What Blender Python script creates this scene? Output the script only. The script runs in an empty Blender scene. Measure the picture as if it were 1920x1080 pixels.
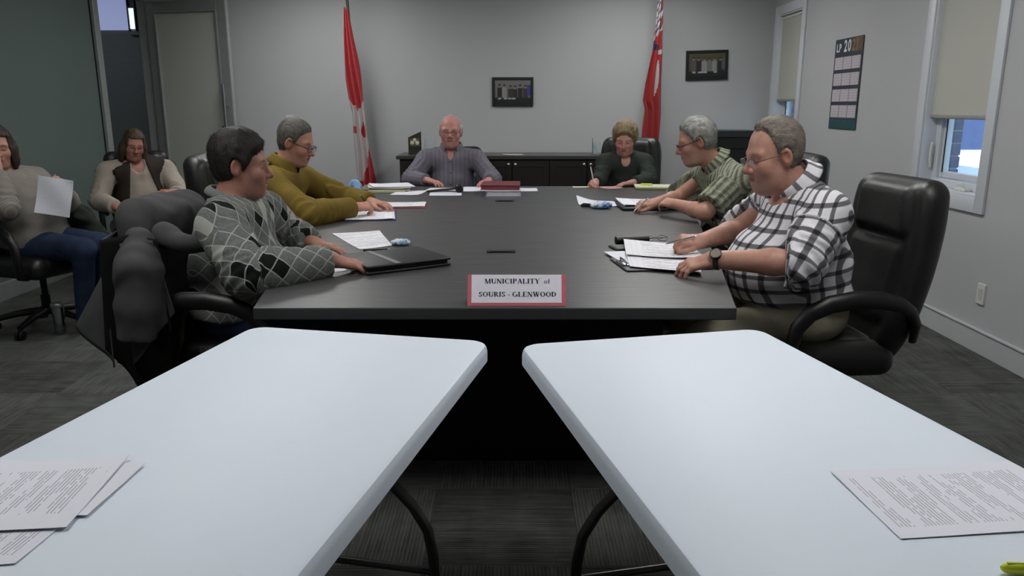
import bpy, bmesh, math, random
import numpy as np
from mathutils import Vector, Matrix

random.seed(7); np.random.seed(7)
SC = bpy.context.scene
COL = SC.collection
R = math.radians

# ------------------------------------------------------------------ camera
cam_d = bpy.data.cameras.new('camera')
cam = bpy.data.objects.new('camera', cam_d); COL.objects.link(cam)
cam_d.sensor_width = 36.0
cam_d.lens = 1450.0 / 1920.0 * 36.0
cam_d.clip_start = 0.02
cam.location = (0, 0, 1.40)
cam.rotation_euler = (R(90 - 13.196), 0, 0)
SC.camera = cam

# ------------------------------------------------------------------ world, sun, exposure
SC.view_settings.view_transform = 'Standard'
SC.view_settings.look = 'None'
SC.view_settings.exposure = 0.0
SC.view_settings.gamma = 1.0
SC.view_settings.use_curve_mapping = False
W = bpy.data.worlds.new('sky'); SC.world = W; W.use_nodes = True
wn = W.node_tree.nodes; wn.clear()
wo = wn.new('ShaderNodeOutputWorld'); wb = wn.new('ShaderNodeBackground'); ws = wn.new('ShaderNodeTexSky')
ws.sky_type = 'NISHITA'; ws.sun_disc = False; ws.sun_elevation = R(23); ws.sun_rotation = R(-80)
wb.inputs['Strength'].default_value = 0.55
W.node_tree.links.new(ws.outputs[0], wb.inputs[0]); W.node_tree.links.new(wb.outputs[0], wo.inputs[0])
sun_d = bpy.data.lights.new('sun', 'SUN'); sun = bpy.data.objects.new('sun', sun_d); COL.objects.link(sun)
sun_d.energy = 8.0; sun_d.angle = R(0.6); sun_d.color = (1, .95, .88)
sun.location = (-20, 10, 15)
sun.rotation_euler = Vector((1.0, 0.2, -0.43)).to_track_quat('-Z', 'Y').to_euler()
LAMP_STRENGTH = 14.3
LAMP_SPOTS = [(-1.7, 2.05), (1.1, 2.05), (-1.8, 4.5), (1.1, 4.5), (-1.8, 7.05), (1.2, 7.05)]

# ------------------------------------------------------------------ helpers
def lin(h):
    h = h.lstrip('#')
    v = [int(h[i:i+2], 16) / 255 for i in (0, 2, 4)]
    return tuple(c / 12.92 if c <= .04045 else ((c + .055) / 1.055) ** 2.4 for c in v)

class NT:
    """small node builder"""
    def __init__(s, name):
        s.m = bpy.data.materials.new(name); s.m.use_nodes = True
        s.t = s.m.node_tree; s.t.nodes.clear()
        s.out = s.t.nodes.new('ShaderNodeOutputMaterial')
        s.b = s.t.nodes.new('ShaderNodeBsdfPrincipled')
        s.t.links.new(s.b.outputs[0], s.out.inputs[0])
    def n(s, ty, **kw):
        x = s.t.nodes.new('ShaderNode' + ty)
        for k, v in kw.items(): setattr(x, k, v)
        return x
    def link(s, a, b): s.t.links.new(a, b)
    def put(s, sock, v):
        if hasattr(v, 'is_output'): s.link(v, sock)
        else: sock.default_value = v
    def math(s, op, a, b=0.0, c=None, clamp=False):
        x = s.n('Math', operation=op, use_clamp=clamp)
        s.put(x.inputs[0], a); s.put(x.inputs[1], b)
        if c is not None: s.put(x.inputs[2], c)
        return x.outputs[0]
    def mix(s, f, a, b, blend='MIX'):
        x = s.n('Mix', data_type='RGBA', blend_type=blend)
        s.put(x.inputs[0], f)
        for i, v in ((6, a), (7, b)):
            if not hasattr(v, 'is_output') and len(v) == 3: v = (*v, 1)
            s.put(x.inputs[i], v)
        return x.outputs[2]
    def coord(s, kind='Object'): return s.n('TexCoord').outputs[kind]
    def attr(s, name): return s.n('Attribute', attribute_name=name)
    def sep(s, v):
        x = s.n('SeparateXYZ'); s.link(v, x.inputs[0]); return x.outputs
    def comb(s, a, b, c=0.0):
        x = s.n('CombineXYZ')
        for i, v in enumerate((a, b, c)): s.put(x.inputs[i], v)
        return x.outputs[0]
    def mapping(s, v, scale=(1, 1, 1), rot=(0, 0, 0), loc=(0, 0, 0)):
        x = s.n('Mapping'); s.link(v, x.inputs[0])
        x.inputs['Scale'].default_value = scale; x.inputs['Rotation'].default_value = rot; x.inputs['Location'].default_value = loc
        return x.outputs[0]
    def noise(s, v, scale=5.0, detail=3.0, rough=.5, dist=0.0):
        x = s.n('TexNoise'); s.link(v, x.inputs['Vector'])
        x.inputs['Scale'].default_value = scale; x.inputs['Detail'].default_value = detail
        x.inputs['Roughness'].default_value = rough; x.inputs['Distortion'].default_value = dist
        return x.outputs[0]
    def ramp(s, f, lo, hi, a=0.0, b=1.0):
        x = s.n('MapRange', clamp=True); s.put(x.inputs[0], f)
        for i, v in ((1, lo), (2, hi), (3, a), (4, b)): s.put(x.inputs[i], v)
        return x.outputs[0]
    def bump(s, h, strength=.3, dist=.01):
        x = s.n('Bump'); s.put(x.inputs['Height'], h)
        x.inputs['Strength'].default_value = strength; x.inputs['Distance'].default_value = dist
        s.link(x.outputs[0], s.b.inputs['Normal'])
    def set(s, color=None, rough=None, metal=None, spec=None, **kw):
        if color is not None:
            if not hasattr(color, 'is_output') and len(color) == 3: color = (*color, 1)
            s.put(s.b.inputs['Base Color'], color)
        if rough is not None: s.put(s.b.inputs['Roughness'], rough)
        if metal is not None: s.put(s.b.inputs['Metallic'], metal)
        if spec is not None: s.put(s.b.inputs['Specular IOR Level'], spec)
        for k, v in kw.items(): s.put(s.b.inputs[k], v)
        return s.m

def plain(name, hexc, rough=.5, metal=0.0, var=.06, scale=30, bump=0.0, spec=.5, bdist=.002, **kw):
    t = NT(name); c = lin(hexc); co = t.coord()
    f = t.noise(co, scale, 4)
    k = t.ramp(f, .3, .7, 1 - var, 1 + var)
    x = t.n('Vector' + 'Math', operation='SCALE'); x.inputs[0].default_value = c; t.link(k, x.inputs['Scale'])
    if bump: t.bump(t.noise(co, scale * 6, 3), bump, bdist)
    return t.set(x.outputs[0], rough, metal, spec, **kw)

def tag(o, label=None, cat=None, group=None, kind=None):
    if label: o['label'] = label
    if cat: o['category'] = cat
    if group: o['group'] = group
    if kind: o['kind'] = kind
    return o

def empty(name, loc=(0, 0, 0), rz=0.0, label=None, cat=None, group=None, kind=None):
    o = bpy.data.objects.new(name, None); COL.objects.link(o)
    o.location = loc; o.rotation_euler = (0, 0, rz); o.empty_display_size = .1
    return tag(o, label, cat, group, kind)

def mesh_obj(name, verts, faces, mat=None, parent=None, smooth=False, loc=None):
    me = bpy.data.meshes.new(name)
    me.from_pydata([tuple(v) for v in verts], [], faces); me.update()
    return link_mesh(name, me, mat, parent, smooth, loc)

def link_mesh(name, me, mat=None, parent=None, smooth=False, loc=None):
    if mat is not None: me.materials.append(mat)
    if smooth: me.polygons.foreach_set('use_smooth', [True] * len(me.polygons))
    o = bpy.data.objects.new(name, me); COL.objects.link(o)
    if parent is not None: o.parent = parent
    if loc is not None: o.location = loc
    return o

def auto_smooth(o, ang=40):
    me = o.data
    bm = bmesh.new(); bm.from_mesh(me)
    for f in bm.faces: f.smooth = True
    for e in bm.edges:
        if len(e.link_faces) == 2 and e.calc_face_angle(0) > R(ang): e.smooth = False
    bm.to_mesh(me); bm.free()

class MB:
    """collects boxes, tubes, lathes in one bmesh"""
    def __init__(s): s.bm = bmesh.new()
    def box(s, lo, hi, bevel=0.0, seg=2, M=None):
        lo, hi = Vector(lo), Vector(hi)
        c = (lo + hi) / 2; d = hi - lo
        r = bmesh.ops.create_cube(s.bm, size=1.0)
        vs = r['verts']
        for v in vs: v.co = Vector((v.co.x * d.x, v.co.y * d.y, v.co.z * d.z)) + c
        if bevel > 0:
            es = list({e for v in vs for e in v.link_edges})
            rr = bmesh.ops.bevel(s.bm, geom=es, offset=min(bevel, min(d) * .49), segments=seg, profile=.5, affect='EDGES')
            vs = list({v for f in rr['faces'] for v in f.verts} | {v for v in vs if v.is_valid})
        if M is not None:
            for v in vs: v.co = M @ v.co
        return s
    def tube(s, pts, rad, seg=10, closed=False, cap=True, flat=None):
        pts = [Vector(p) for p in pts]; n = len(pts)
        rads = rad if isinstance(rad, (list, tuple)) else [rad] * n
        rings = []; up = None
        for i, p in enumerate(pts):
            if closed: t = pts[(i + 1) % n] - pts[i - 1]
            else: t = pts[min(i + 1, n - 1)] - pts[max(i - 1, 0)]
            t.normalize()
            if up is None:
                up = Vector((0, 0, 1)) if abs(t.z) < .9 else Vector((1, 0, 0))
            a = t.cross(up)
            if a.length < 1e-5: a = t.orthogonal()
            a.normalize(); b = a.cross(t).normalized(); up = b
            fa, fb = flat if flat else (1, 1)
            rings.append([s.bm.verts.new(p + (a * math.cos(2 * math.pi * k / seg) * fa + b * math.sin(2 * math.pi * k / seg) * fb) * rads[i]) for k in range(seg)])
        m = n if closed else n - 1
        for i in range(m):
            A, B = rings[i], rings[(i + 1) % n]
            for k in range(seg): s.bm.faces.new((A[k], A[(k + 1) % seg], B[(k + 1) % seg], B[k]))
        if cap and not closed:
            s.bm.faces.new(list(reversed(rings[0]))); s.bm.faces.new(rings[-1])
        return s
    def lathe(s, prof, seg=24, center=(0, 0, 0), M=None):
        c = Vector(center); rings = []
        for r, z in prof:
            ring = []
            for k in range(seg):
                v = c + Vector((max(r, 1e-4) * math.cos(2 * math.pi * k / seg), max(r, 1e-4) * math.sin(2 * math.pi * k / seg), z))
                if M is not None: v = M @ v
                ring.append(s.bm.verts.new(v))
            rings.append(ring)
        for A, B in zip(rings, rings[1:]):
            for k in range(seg): s.bm.faces.new((A[k], A[(k + 1) % seg], B[(k + 1) % seg], B[k]))
        s.bm.faces.new(list(reversed(rings[0]))); s.bm.faces.new(rings[-1])
        return s
    def prism(s, poly, z0, z1, bevel=0.0, seg=2):
        a = [s.bm.verts.new((x, y, z0)) for x, y in poly]; b = [s.bm.verts.new((x, y, z1)) for x, y in poly]
        n = len(poly); fs = [s.bm.faces.new(list(reversed(a))), s.bm.faces.new(b)]
        for i in range(n): fs.append(s.bm.faces.new((a[i], a[(i + 1) % n], b[(i + 1) % n], b[i])))
        if bevel:
            es = list({e for f in fs[:2] for e in f.edges})
            bmesh.ops.bevel(s.bm, geom=es, offset=bevel, segments=seg, profile=.5, affect='EDGES')
        return s
    def build(s, name, mat=None, parent=None, smooth=None, loc=None):
        bmesh.ops.recalc_face_normals(s.bm, faces=s.bm.faces[:])
        me = bpy.data.meshes.new(name); s.bm.to_mesh(me); s.bm.free()
        o = link_mesh(name, me, mat, parent, False, loc)
        if smooth: auto_smooth(o, smooth)
        return o

def copy_tree(o, parent=None):
    c = o.copy(); COL.objects.link(c); c.parent = parent
    for ch in o.children: copy_tree(ch, c)
    return c

# ------------------------------------------------------------------ signed distance fields -> meshes
F32 = np.float32
_perm = np.random.RandomState(3).permutation(256)
_val = np.random.RandomState(4).rand(256).astype(F32) * 2 - 1
def vnoise(P):
    i = np.floor(P).astype(np.int64); f = (P - i).astype(F32); f = f * f * (3 - 2 * f)
    x0, y0, z0 = i[:, 0], i[:, 1], i[:, 2]
    def h(a, b, c): return _val[_perm[(_perm[(_perm[(x0 + a) & 255] + y0 + b) & 255] + z0 + c) & 255]]
    fx, fy, fz = f[:, 0], f[:, 1], f[:, 2]
    def lx(b, c): return h(0, b, c) * (1 - fx) + h(1, b, c) * fx
    a = lx(0, 0) * (1 - fy) + lx(1, 0) * fy; b = lx(0, 1) * (1 - fy) + lx(1, 1) * fy
    return a * (1 - fz) + b * fz

def V3(*a): return np.array(a[0] if len(a) == 1 else a, dtype=F32)
def smin(a, b, k):
    if k <= 0: return np.minimum(a, b)
    h = np.clip(.5 + .5 * (b - a) / k, 0, 1)
    return b * (1 - h) + a * h - k * h * (1 - h)
def smax(a, b, k): return -smin(-a, -b, k)
def d_cone(P, a, b, ra, rb):
    a, b = V3(a), V3(b); ba = b - a; L = float(ba @ ba) + 1e-9
    t = np.clip(((P - a) @ ba) / L, 0, 1)
    q = P - a - t[:, None] * ba
    return np.sqrt((q * q).sum(1)) - (ra + (rb - ra) * t)
def d_sph(P, c, r):
    q = P - V3(c); return np.sqrt((q * q).sum(1)) - r
def d_ell(P, c, r, B=None):
    q = P - V3(c)
    if B is not None: q = q @ B
    r = V3(r); a = q / r; k0 = np.sqrt((a * a).sum(1)) + 1e-6; a = a / r; k1 = np.sqrt((a * a).sum(1)) + 1e-6
    return k0 * (k0 - 1) / k1
def d_rbox(P, c, hs, rad, B=None):
    q = P - V3(c)
    if B is not None: q = q @ B
    q = np.abs(q) - (V3(hs) - rad)
    o = np.maximum(q, 0)
    return np.sqrt((o * o).sum(1)) + np.minimum(q.max(1), 0) - rad

def surface_nets(f, lo, hi, h):
    """sparse evaluated surface nets; returns verts (n,3), quads (m,4)"""
    lo = V3(lo); hi = V3(hi); BS = 8
    nb = np.maximum(1, np.ceil((hi - lo) / (h * BS)).astype(int))
    n = nb * BS
    bi = np.stack(np.meshgrid(*[np.arange(k) for k in nb], indexing='ij'), -1).reshape(-1, 3)
    ctr = (lo + (bi * BS + (BS - 1) / 2) * h).astype(F32)
    dc = f(ctr)
    act = np.abs(dc) < h * BS * .5 * 1.732 * 1.35 + h
    vals = np.repeat(dc.astype(F32)[:, None], BS ** 3, axis=1)
    ia = np.nonzero(act)[0]
    off = np.stack(np.meshgrid(*[np.arange(BS)] * 3, indexing='ij'), -1).reshape(-1, 3)
    for s in range(0, len(ia), 600):
        ids = ia[s:s + 600]
        pts = (lo + (bi[ids][:, None, :] * BS + off[None]) * h).reshape(-1, 3).astype(F32)
        vals[ids] = f(pts).reshape(len(ids), -1)
    D = vals.reshape(*nb, BS, BS, BS).transpose(0, 3, 1, 4, 2, 5).reshape(*n)
    S = D < 0
    cnt = np.zeros(tuple(n - 1), np.int8)
    for a in (0, 1):
        for b in (0, 1):
            for c in (0, 1): cnt += S[a:n[0] - 1 + a, b:n[1] - 1 + b, c:n[2] - 1 + c]
    cells = np.argwhere((cnt > 0) & (cnt < 8))
    if len(cells) == 0: return np.zeros((0, 3)), np.zeros((0, 4), int)
    idx = -np.ones(tuple(n - 1), np.int64); idx[tuple(cells.T)] = np.arange(len(cells))
    acc = np.zeros((len(cells), 3)); num = np.zeros(len(cells))
    cor = [(a, b, c) for a in (0, 1) for b in (0, 1) for c in (0, 1)]
    for p in cor:
        for ax in range(3):
            if p[ax]: continue
            q = list(p); q[ax] = 1
            d0 = D[tuple((cells + p).T)]; d1 = D[tuple((cells + q).T)]
            m = (d0 < 0) != (d1 < 0)
            t = np.where(m, d0 / np.where(m, d0 - d1, 1), 0)
            pos = np.tile(np.array(p, float), (len(cells), 1)); pos[:, ax] = t
            acc[m] += pos[m]; num[m] += 1
    V = lo + (cells + acc / num[:, None]) * h
    quads = []
    for ax in range(3):
        b, c = [(1, 2), (2, 0), (0, 1)][ax]
        sl0 = [slice(None)] * 3; sl1 = [slice(None)] * 3
        sl0[ax] = slice(0, -1); sl1[ax] = slice(1, None)
        A, B = S[tuple(sl0)], S[tuple(sl1)]
        e = np.argwhere(A != B)
        lim = n - 1
        ok = (e[:, b] > 0) & (e[:, c] > 0) & (e[:, b] < lim[b]) & (e[:, c] < lim[c]) & (e[:, ax] < lim[ax])
        e = e[ok]
        if not len(e): continue
        inside = A[tuple(e.T)]
        def cell(db, dc):
            q = e.copy(); q[:, b] -= db; q[:, c] -= dc; return idx[tuple(q.T)]
        Q = np.stack([cell(1, 1), cell(0, 1), cell(0, 0), cell(1, 0)], 1)
        Q[~inside] = Q[~inside][:, ::-1]
        quads.append(Q)
    return V, np.concatenate(quads)

def np_mesh(name, V, Q, mat, parent=None, attrs=None, smooth=True):
    me = bpy.data.meshes.new(name)
    me.vertices.add(len(V)); me.vertices.foreach_set('co', np.asarray(V, F32).ravel())
    me.loops.add(Q.size); me.loops.foreach_set('vertex_index', Q.astype(np.int32).ravel())
    me.polygons.add(len(Q)); me.polygons.foreach_set('loop_start', np.arange(0, Q.size, Q.shape[1], dtype=np.int32))
    me.update(calc_edges=True)
    for k, v in (attrs or {}).items():
        if k == 'Col':
            a = me.attributes.new('Col', 'FLOAT_COLOR', 'POINT'); a.data.foreach_set('color', np.asarray(v, F32).ravel())
        else:
            a = me.attributes.new(k, 'FLOAT_VECTOR', 'POINT'); a.data.foreach_set('vector', np.asarray(v, F32).ravel())
    me.validate()
    o = link_mesh(name, me, mat, parent, smooth)
    if not smooth: o.data.polygons.foreach_set('use_smooth', [False] * len(o.data.polygons))
    return o

def sdf_obj(name, f, lo, hi, h, mat, parent=None, attrs=None):
    V, Q = surface_nets(f, lo, hi, h)
    at = attrs(V) if attrs else None
    return np_mesh(name, V, Q, mat, parent, at)
# ------------------------------------------------------------------ materials of the room
def wall_mat(name, hexc):
    t = NT(name); co = t.coord()
    c = t.mix(t.ramp(t.noise(co, 1.3, 4), .3, .7, 0, .08), lin(hexc), tuple(x * .8 for x in lin(hexc)))
    t.bump(t.noise(co, 260, 2), .12, .002)
    return t.set(c, .75, spec=.3)
M_WALL = wall_mat('painted_wall', '#b1b2b3')
M_CEIL = plain('ceiling_white', '#d8d8d4', .9, var=.03, bump=.2, scale=60)
M_TRIM = plain('white_trim', '#c9cdd2', .4, var=.02, scale=6)
M_BASE = plain('baseboard_white', '#b9bbbd', .45, var=.03, scale=6)
M_ALU = plain('brushed_aluminium', '#9aa09e', .42, .35, var=.05, scale=12)
M_STEEL = plain('polished_steel', '#b9bdc0', .22, 1.0, var=.04, scale=20)
M_BLACKPL = plain('black_plastic', '#0b0b0b', .45, var=.1, scale=30)
M_BLACKMET = plain('black_metal', '#101010', .35, .4, var=.1, scale=30)
M_OFFWHITE = plain('white_plastic', '#cfcfc9', .4, var=.02)
M_BLIND = plain('blind_fabric', '#b3b3ab', .85, var=.03, scale=180, bump=.1)
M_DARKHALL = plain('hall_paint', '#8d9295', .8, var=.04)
def frosted():
    t = NT('frosted_glass'); co = t.coord()
    f = t.noise(co, 1.1, 3)
    c = t.mix(f, lin('#75837f'), lin('#6a7875'))
    return t.set(c, .38, spec=.5, **{'Transmission Weight': .3, 'IOR': 1.3})
M_FROST = frosted()
def frosted_door():
    t = NT('frosted_door_glass'); co = t.coord()
    c = t.mix(t.noise(co, 1.2, 3), lin('#bdc1b6'), lin('#b3b8ae'))
    return t.set(c, .4, spec=.5, **{'Transmission Weight': .05, 'IOR': 1.3})
M_FROSTD = frosted_door()
def clear_glass():
    t = NT('clear_glass'); t.t.nodes.remove(t.b)
    g = t.n('BsdfGlossy'); g.inputs['Roughness'].default_value = .02
    tr = t.n('BsdfTransparent'); tr.inputs[0].default_value = (.93, .96, .97, 1)
    lw = t.n('LayerWeight'); lw.inputs[0].default_value = .12
    mx = t.n('MixShader'); t.link(t.math('MULTIPLY', lw.outputs[0], .6), mx.inputs[0]); t.link(tr.outputs[0], mx.inputs[1]); t.link(g.outputs[0], mx.inputs[2])
    t.link(mx.outputs[0], t.out.inputs[0])
    return t.m
M_GLASS = clear_glass()
def carpet():
    t = NT('ribbed_carpet'); co = t.coord()
    rnd = t.n('ObjectInfo').outputs['Random']
    x, y, z = t.sep(co)
    rib = t.math('SINE', t.math('MULTIPLY', x, 2 * math.pi / .0125))
    off = t.math('MULTIPLY', rnd, 37.0)
    v = t.comb(t.math('ADD', x, off), t.math('ADD', y, off), rnd)
    streak = t.noise(t.mapping(v, (70, 5, 1)), 1.0, 3, .6)
    patch = t.noise(t.mapping(v, (5, 9, 1)), 1.0, 2)
    pile = t.noise(co, 420, 2)
    k = t.math('ADD', t.math('MULTIPLY', streak, .8), t.math('MULTIPLY', t.math('ADD', rib, 1), .12))
    k = t.math('ADD', k, t.math('MULTIPLY', t.math('SUBTRACT', patch, .5), .5))
    k = t.math('ADD', k, t.math('MULTIPLY', t.math('SUBTRACT', rnd, .5), .22))
    k = t.math('ADD', k, t.math('MULTIPLY', t.math('SUBTRACT', pile, .5), .5))
    c = t.mix(t.ramp(k, .2, .85), lin('#2c2d2c'), lin('#656763'))
    t.bump(t.math('ADD', t.math('MULTIPLY', rib, .5), pile), .6, .004)
    return t.set(c, .95, spec=.15)
M_CARPET = carpet()

LX, RX, BY, FY, CZ = -3.78, 2.72, 8.45, -1.6, 2.75
# ------------------------------------------------------------------ floor of carpet tiles
fl = MB().box((LX - 2.2, FY, -.12), (RX, BY + 1.2, -.009)).build('floor', plain('subfloor', '#2a2a2a', .9))
tag(fl, 'dark grey carpet tile floor of the meeting room', 'floor', kind='structure')
tm = MB().box((-.2495, -.2495, -.0088), (.2495, .2495, 0), .0012, 1).build('carpet_tile', M_CARPET, fl)
TX = np.arange(-3.53, 2.72, .5); first = True
for i in range(13):
    for j in range(15):
        x = RX - .25 - i * .5; y = 1.2 + .21 + j * .5
        if y > BY - .2: continue
        o = tm if first else tm.copy()
        if not first: COL.objects.link(o); o.parent = fl
        first = False
        o.location = (x, y, 0); o.rotation_euler = (0, 0, R(90) if (i + j) % 2 else 0)
hf = MB().box((LX - 2.15, FY, -.009), (LX + .0, BY + 1.1, -.001)).build('hall_carpet', plain('hall_carpet', '#2b2d2e', .95), fl)
rear = MB().box((LX, FY, -.009), (RX, 1.155, -.002)).build('carpet_field', M_CARPET, fl)

# ------------------------------------------------------------------ walls
wb_ = MB().box((LX - .1, BY, 0), (RX + .25, BY + .15, CZ)).build('wall_back', M_WALL)
tag(wb_, 'pale grey painted wall behind the flags and credenza', 'wall', kind='structure')
W1 = (7.60, 8.27); W2 = (4.52, 5.21); WZ = (.88, 2.30)
w = MB()
th = .19
ys = [FY, W2[0], W2[1], W1[0], W1[1], BY]
for a, b in ((0, 1), (2, 3), (4, 5)): w.box((RX, ys[a], 0), (RX + th, ys[b], CZ))
for a, b in ((1, 2), (3, 4)):
    w.box((RX, ys[a], 0), (RX + th, ys[b], WZ[0])); w.box((RX, ys[a], WZ[1]), (RX + th, ys[b], CZ))
bmesh.ops.remove_doubles(w.bm, verts=w.bm.verts[:], dist=1e-4)
wr = w.build('wall_right', M_WALL)
tag(wr, 'pale grey side wall with two narrow windows and a calendar', 'wall', kind='structure')
wf = MB().box((LX - 2.3, FY - .15, 0), (RX + .3, FY, CZ)).build('wall_front', M_WALL)
tag(wf, 'plain grey wall behind the viewer', 'wall', kind='structure')
ce = MB().box((LX - 2.3, FY - .15, CZ), (RX + .45, BY + 1.3, CZ + .45)).build('ceiling', M_CEIL)
tag(ce, 'white ceiling over the meeting room', 'ceiling', kind='structure')
bb = MB().box((RX - .016, FY, 0), (RX, BY, .128), .003, 1).build('baseboard_right', M_BASE)
MB().box((RX - .022, FY, .128), (RX, BY, .142), .004, 2).build('cap_moulding', M_BASE, bb)
tag(bb, 'white baseboard along the wall under the windows', 'baseboard', kind='structure')
bb = MB().box((LX, BY - .016, 0), (RX, BY, .14), .003, 1).build('baseboard_back', M_BASE)
tag(bb, 'white baseboard along the wall behind the flags', 'baseboard', kind='structure')

# bricks outside the right wall around each window
M_BRICK = plain('blue_grey_brick', '#6d6f80', .85, var=.25, scale=9, bump=.4)
M_MORTAR = plain('mortar', '#a4a6ac', .9, var=.1)
bk0 = None
for (a, b) in (W1, W2):
    for side in (0, 1):
        y0 = b + .065 if side else a - .255
        MB().box((RX + th, y0 - .02 if side else a - .25, .4), (RX + th + .085, y0 + .25 if side else a - .012, 2.6)).build('mortar_bed', M_MORTAR, wr)
        for k in range(26):
            z = .42 + k * .083
            if bk0 is None:
                o = MB().box((0, 0, 0), (.09, .24, .072), .004, 1).build('brick', M_BRICK, wr); bk0 = o
            else:
                o = bk0.copy(); COL.objects.link(o); o.parent = wr
            o.location = (RX + th + .002, y0 - .03 if side else a - .265, z)

# ------------------------------------------------------------------ windows
def window(name, Y, label, blind_z, blind_label, open_label):
    a, b = Y; z0, z1 = WZ
    root = empty(name, (RX, (a + b) / 2, z0), 0, label, 'window', kind='structure')
    P = lambda v: (v[0] - RX, v[1] - (a + b) / 2, v[2] - z0)
    def bx(nm, lo, hi, m, bev=.004, par=root): return MB().box(P(lo), P(hi), bev, 2).build(nm, m, par, 35)
    cw = .088
    bx('side_casing', (RX - .018, a - cw, z0 - cw), (RX, a, z1 + cw), M_TRIM)
    bx('side_casing', (RX - .018, b, z0 - cw), (RX, b + cw, z1 + cw), M_TRIM)
    bx('bottom_casing', (RX - .018, a, z0 - cw), (RX, b, z0), M_TRIM)
    bx('head_casing', (RX - .018, a, z1), (RX, b, z1 + cw), M_TRIM)
    bx('jamb_liner', (RX - .006, a, z0), (RX + .15, a + .012, z1), M_TRIM, .002)
    bx('jamb_liner', (RX - .006, b - .012, z0), (RX + .15, b, z1), M_TRIM, .002)
    bx('sill', (RX - .006, a + .012, z0), (RX + .15, b - .012, z0 + .014), M_TRIM, .003)
    bx('head_liner', (RX - .006, a + .012, z1 - .012), (RX + .15, b - .012, z1), M_TRIM, .003)
    # frame and sash
    fr = .05
    f = MB()
    for lo, hi in (((RX + .075, a + .012, z0 + .014), (RX + .15, a + .012 + fr, z1 - .012)), ((RX + .075, b - .012 - fr, z0 + .014), (RX + .15, b - .012, z1 - .012)),
                   ((RX + .075, a + .05, z0 + .014), (RX + .15, b - .05, z0 + .014 + fr)), ((RX + .075, a + .05, z1 - .012 - fr), (RX + .15, b - .05, z1 - .012))):
        f.box(P(lo), P(hi), .004, 1)
    f.build('window_frame', M_TRIM, root)
    s = MB(); q = a + .068, b - .068; zz = z0 + .07, z1 - .07; sw = .04
    for lo, hi in (((RX + .095, q[0], zz[0]), (RX + .135, q[0] + sw, zz[1])), ((RX + .095, q[1] - sw, zz[0]), (RX + .135, q[1], zz[1])),
                   ((RX + .095, q[0] + sw, zz[0]), (RX + .135, q[1] - sw, zz[0] + sw)), ((RX + .095, q[0] + sw, zz[1] - sw), (RX + .135, q[1] - sw, zz[1]))):
        s.box(P(lo), P(hi), .004, 1)
    so = s.build('sash', M_TRIM, root)
    bx('gasket', (RX + .088, q[1] - sw - .006, zz[0] + sw - .006), (RX + .096, q[1] - sw, zz[1] - sw), M_BLACKPL, .001, so)
    bx('gasket', (RX + .088, q[0] + sw, zz[0] + sw - .006), (RX + .096, q[0] + sw + .006, zz[1] - sw), M_BLACKPL, .001, so)
    bx('pane', (RX + .110, q[0] + sw - .005, zz[0] + sw - .005), (RX + .116, q[1] - sw + .005, zz[1] - sw + .005), M_GLASS, 0, so)
    # crank operator and latch lever
    ym = (a + b) / 2 - .10
    c = MB().box(P((RX + .025, ym - .06, z0 + .014)), P((RX + .072, ym + .06, z0 + .034)), .008, 2)
    c.tube([P((RX + .04, ym - .02, z0 + .034)), P((RX + .035, ym - .01, z0 + .055)), P((RX + .04, ym + .045, z0 + .05))], .007, 8)
    c.build('crank_handle', M_OFFWHITE, root, 40)
    c = MB().box(P((RX + .05, b - .022, z0 + .13)), P((RX + .072, b - .012, z0 + .22)), .004, 2)
    c.tube([P((RX + .055, b - .03, z0 + .13)), P((RX + .042, b - .036, z0 + .18)), P((RX + .042, b - .036, z0 + .25)), P((RX + .05, b - .03, z0 + .29))], .008, 8)
    c.build('latch_lever', M_OFFWHITE, root, 40)
    # roller blind
    bl = empty('roller_blind', (RX + .03, (a + b) / 2, blind_z), 0, blind_label, 'blind')
    hw = (b - a) / 2 - .018
    MB().box((0, -hw, .012), (.002, hw, z1 - blind_z - .02)).build('fabric', M_BLIND, bl)
    MB().box((-.008, -hw, 0), (.008, hw, .026), .006, 3).build('hem_bar', plain('blind_hem', '#8d8d88', .6), bl, 40)
    r = MB().tube([(.005, -hw, z1 - blind_z - .032), (.005, hw, z1 - blind_z - .032)], .018, 14).build('roller_tube', M_OFFWHITE, bl, 40)
window('window_1', W1, 'narrow white window nearest the back corner', 1.45, 'grey roller blind in the far corner window', '')
window('window_2', W2, 'white window above the black leather chair with brick outside', 1.325, 'grey roller blind lowered above the black leather chair', '')

# ------------------------------------------------------------------ glass partition on the left, with the doorway
D0, D1 = 7.40, 8.33            # doorway
wl = empty('wall_left', (LX, 4, 0), 0, 'frosted glass partition in grey aluminium frames', 'partition', kind='structure')
def lb(nm, lo, hi, m, bev=.004): return MB().box((lo[0] - LX, lo[1] - 4, lo[2]), (hi[0] - LX, hi[1] - 4, hi[2]), bev, 2).build(nm, m, wl)
lb('bottom_rail', (LX - .05, FY, 0), (LX + .03, D0 - .09, .13), M_ALU)
lb('top_rail', (LX - .05, FY, CZ - .06), (LX + .03, BY, CZ), M_ALU)
lb('door_head', (LX - .05, D0, 2.46), (LX + .03, BY, 2.53), M_ALU)
for y in (-1.5, 1.6, 4.45, D0 - .09, D1):
    lb('mullion', (LX - .05, y, .0), (LX + .03, y + .09, CZ - .06), M_ALU)
for a, b in ((-1.41, 1.6), (1.69, 4.45), (4.54, D0 - .09)):
    lb('glass_pane', (LX - .016, a + .006, .13), (LX - .004, b - .006, CZ - .06), M_FROST, 0)
    lb('gasket', (LX - .02, b - .012, .13), (LX + .004, b - .003, CZ - .06), M_BLACKPL, 0)
lb('transom_pane', (LX - .016, D0 + .0, 2.53), (LX - .004, D1, CZ - .06), M_FROST, 0)
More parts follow.
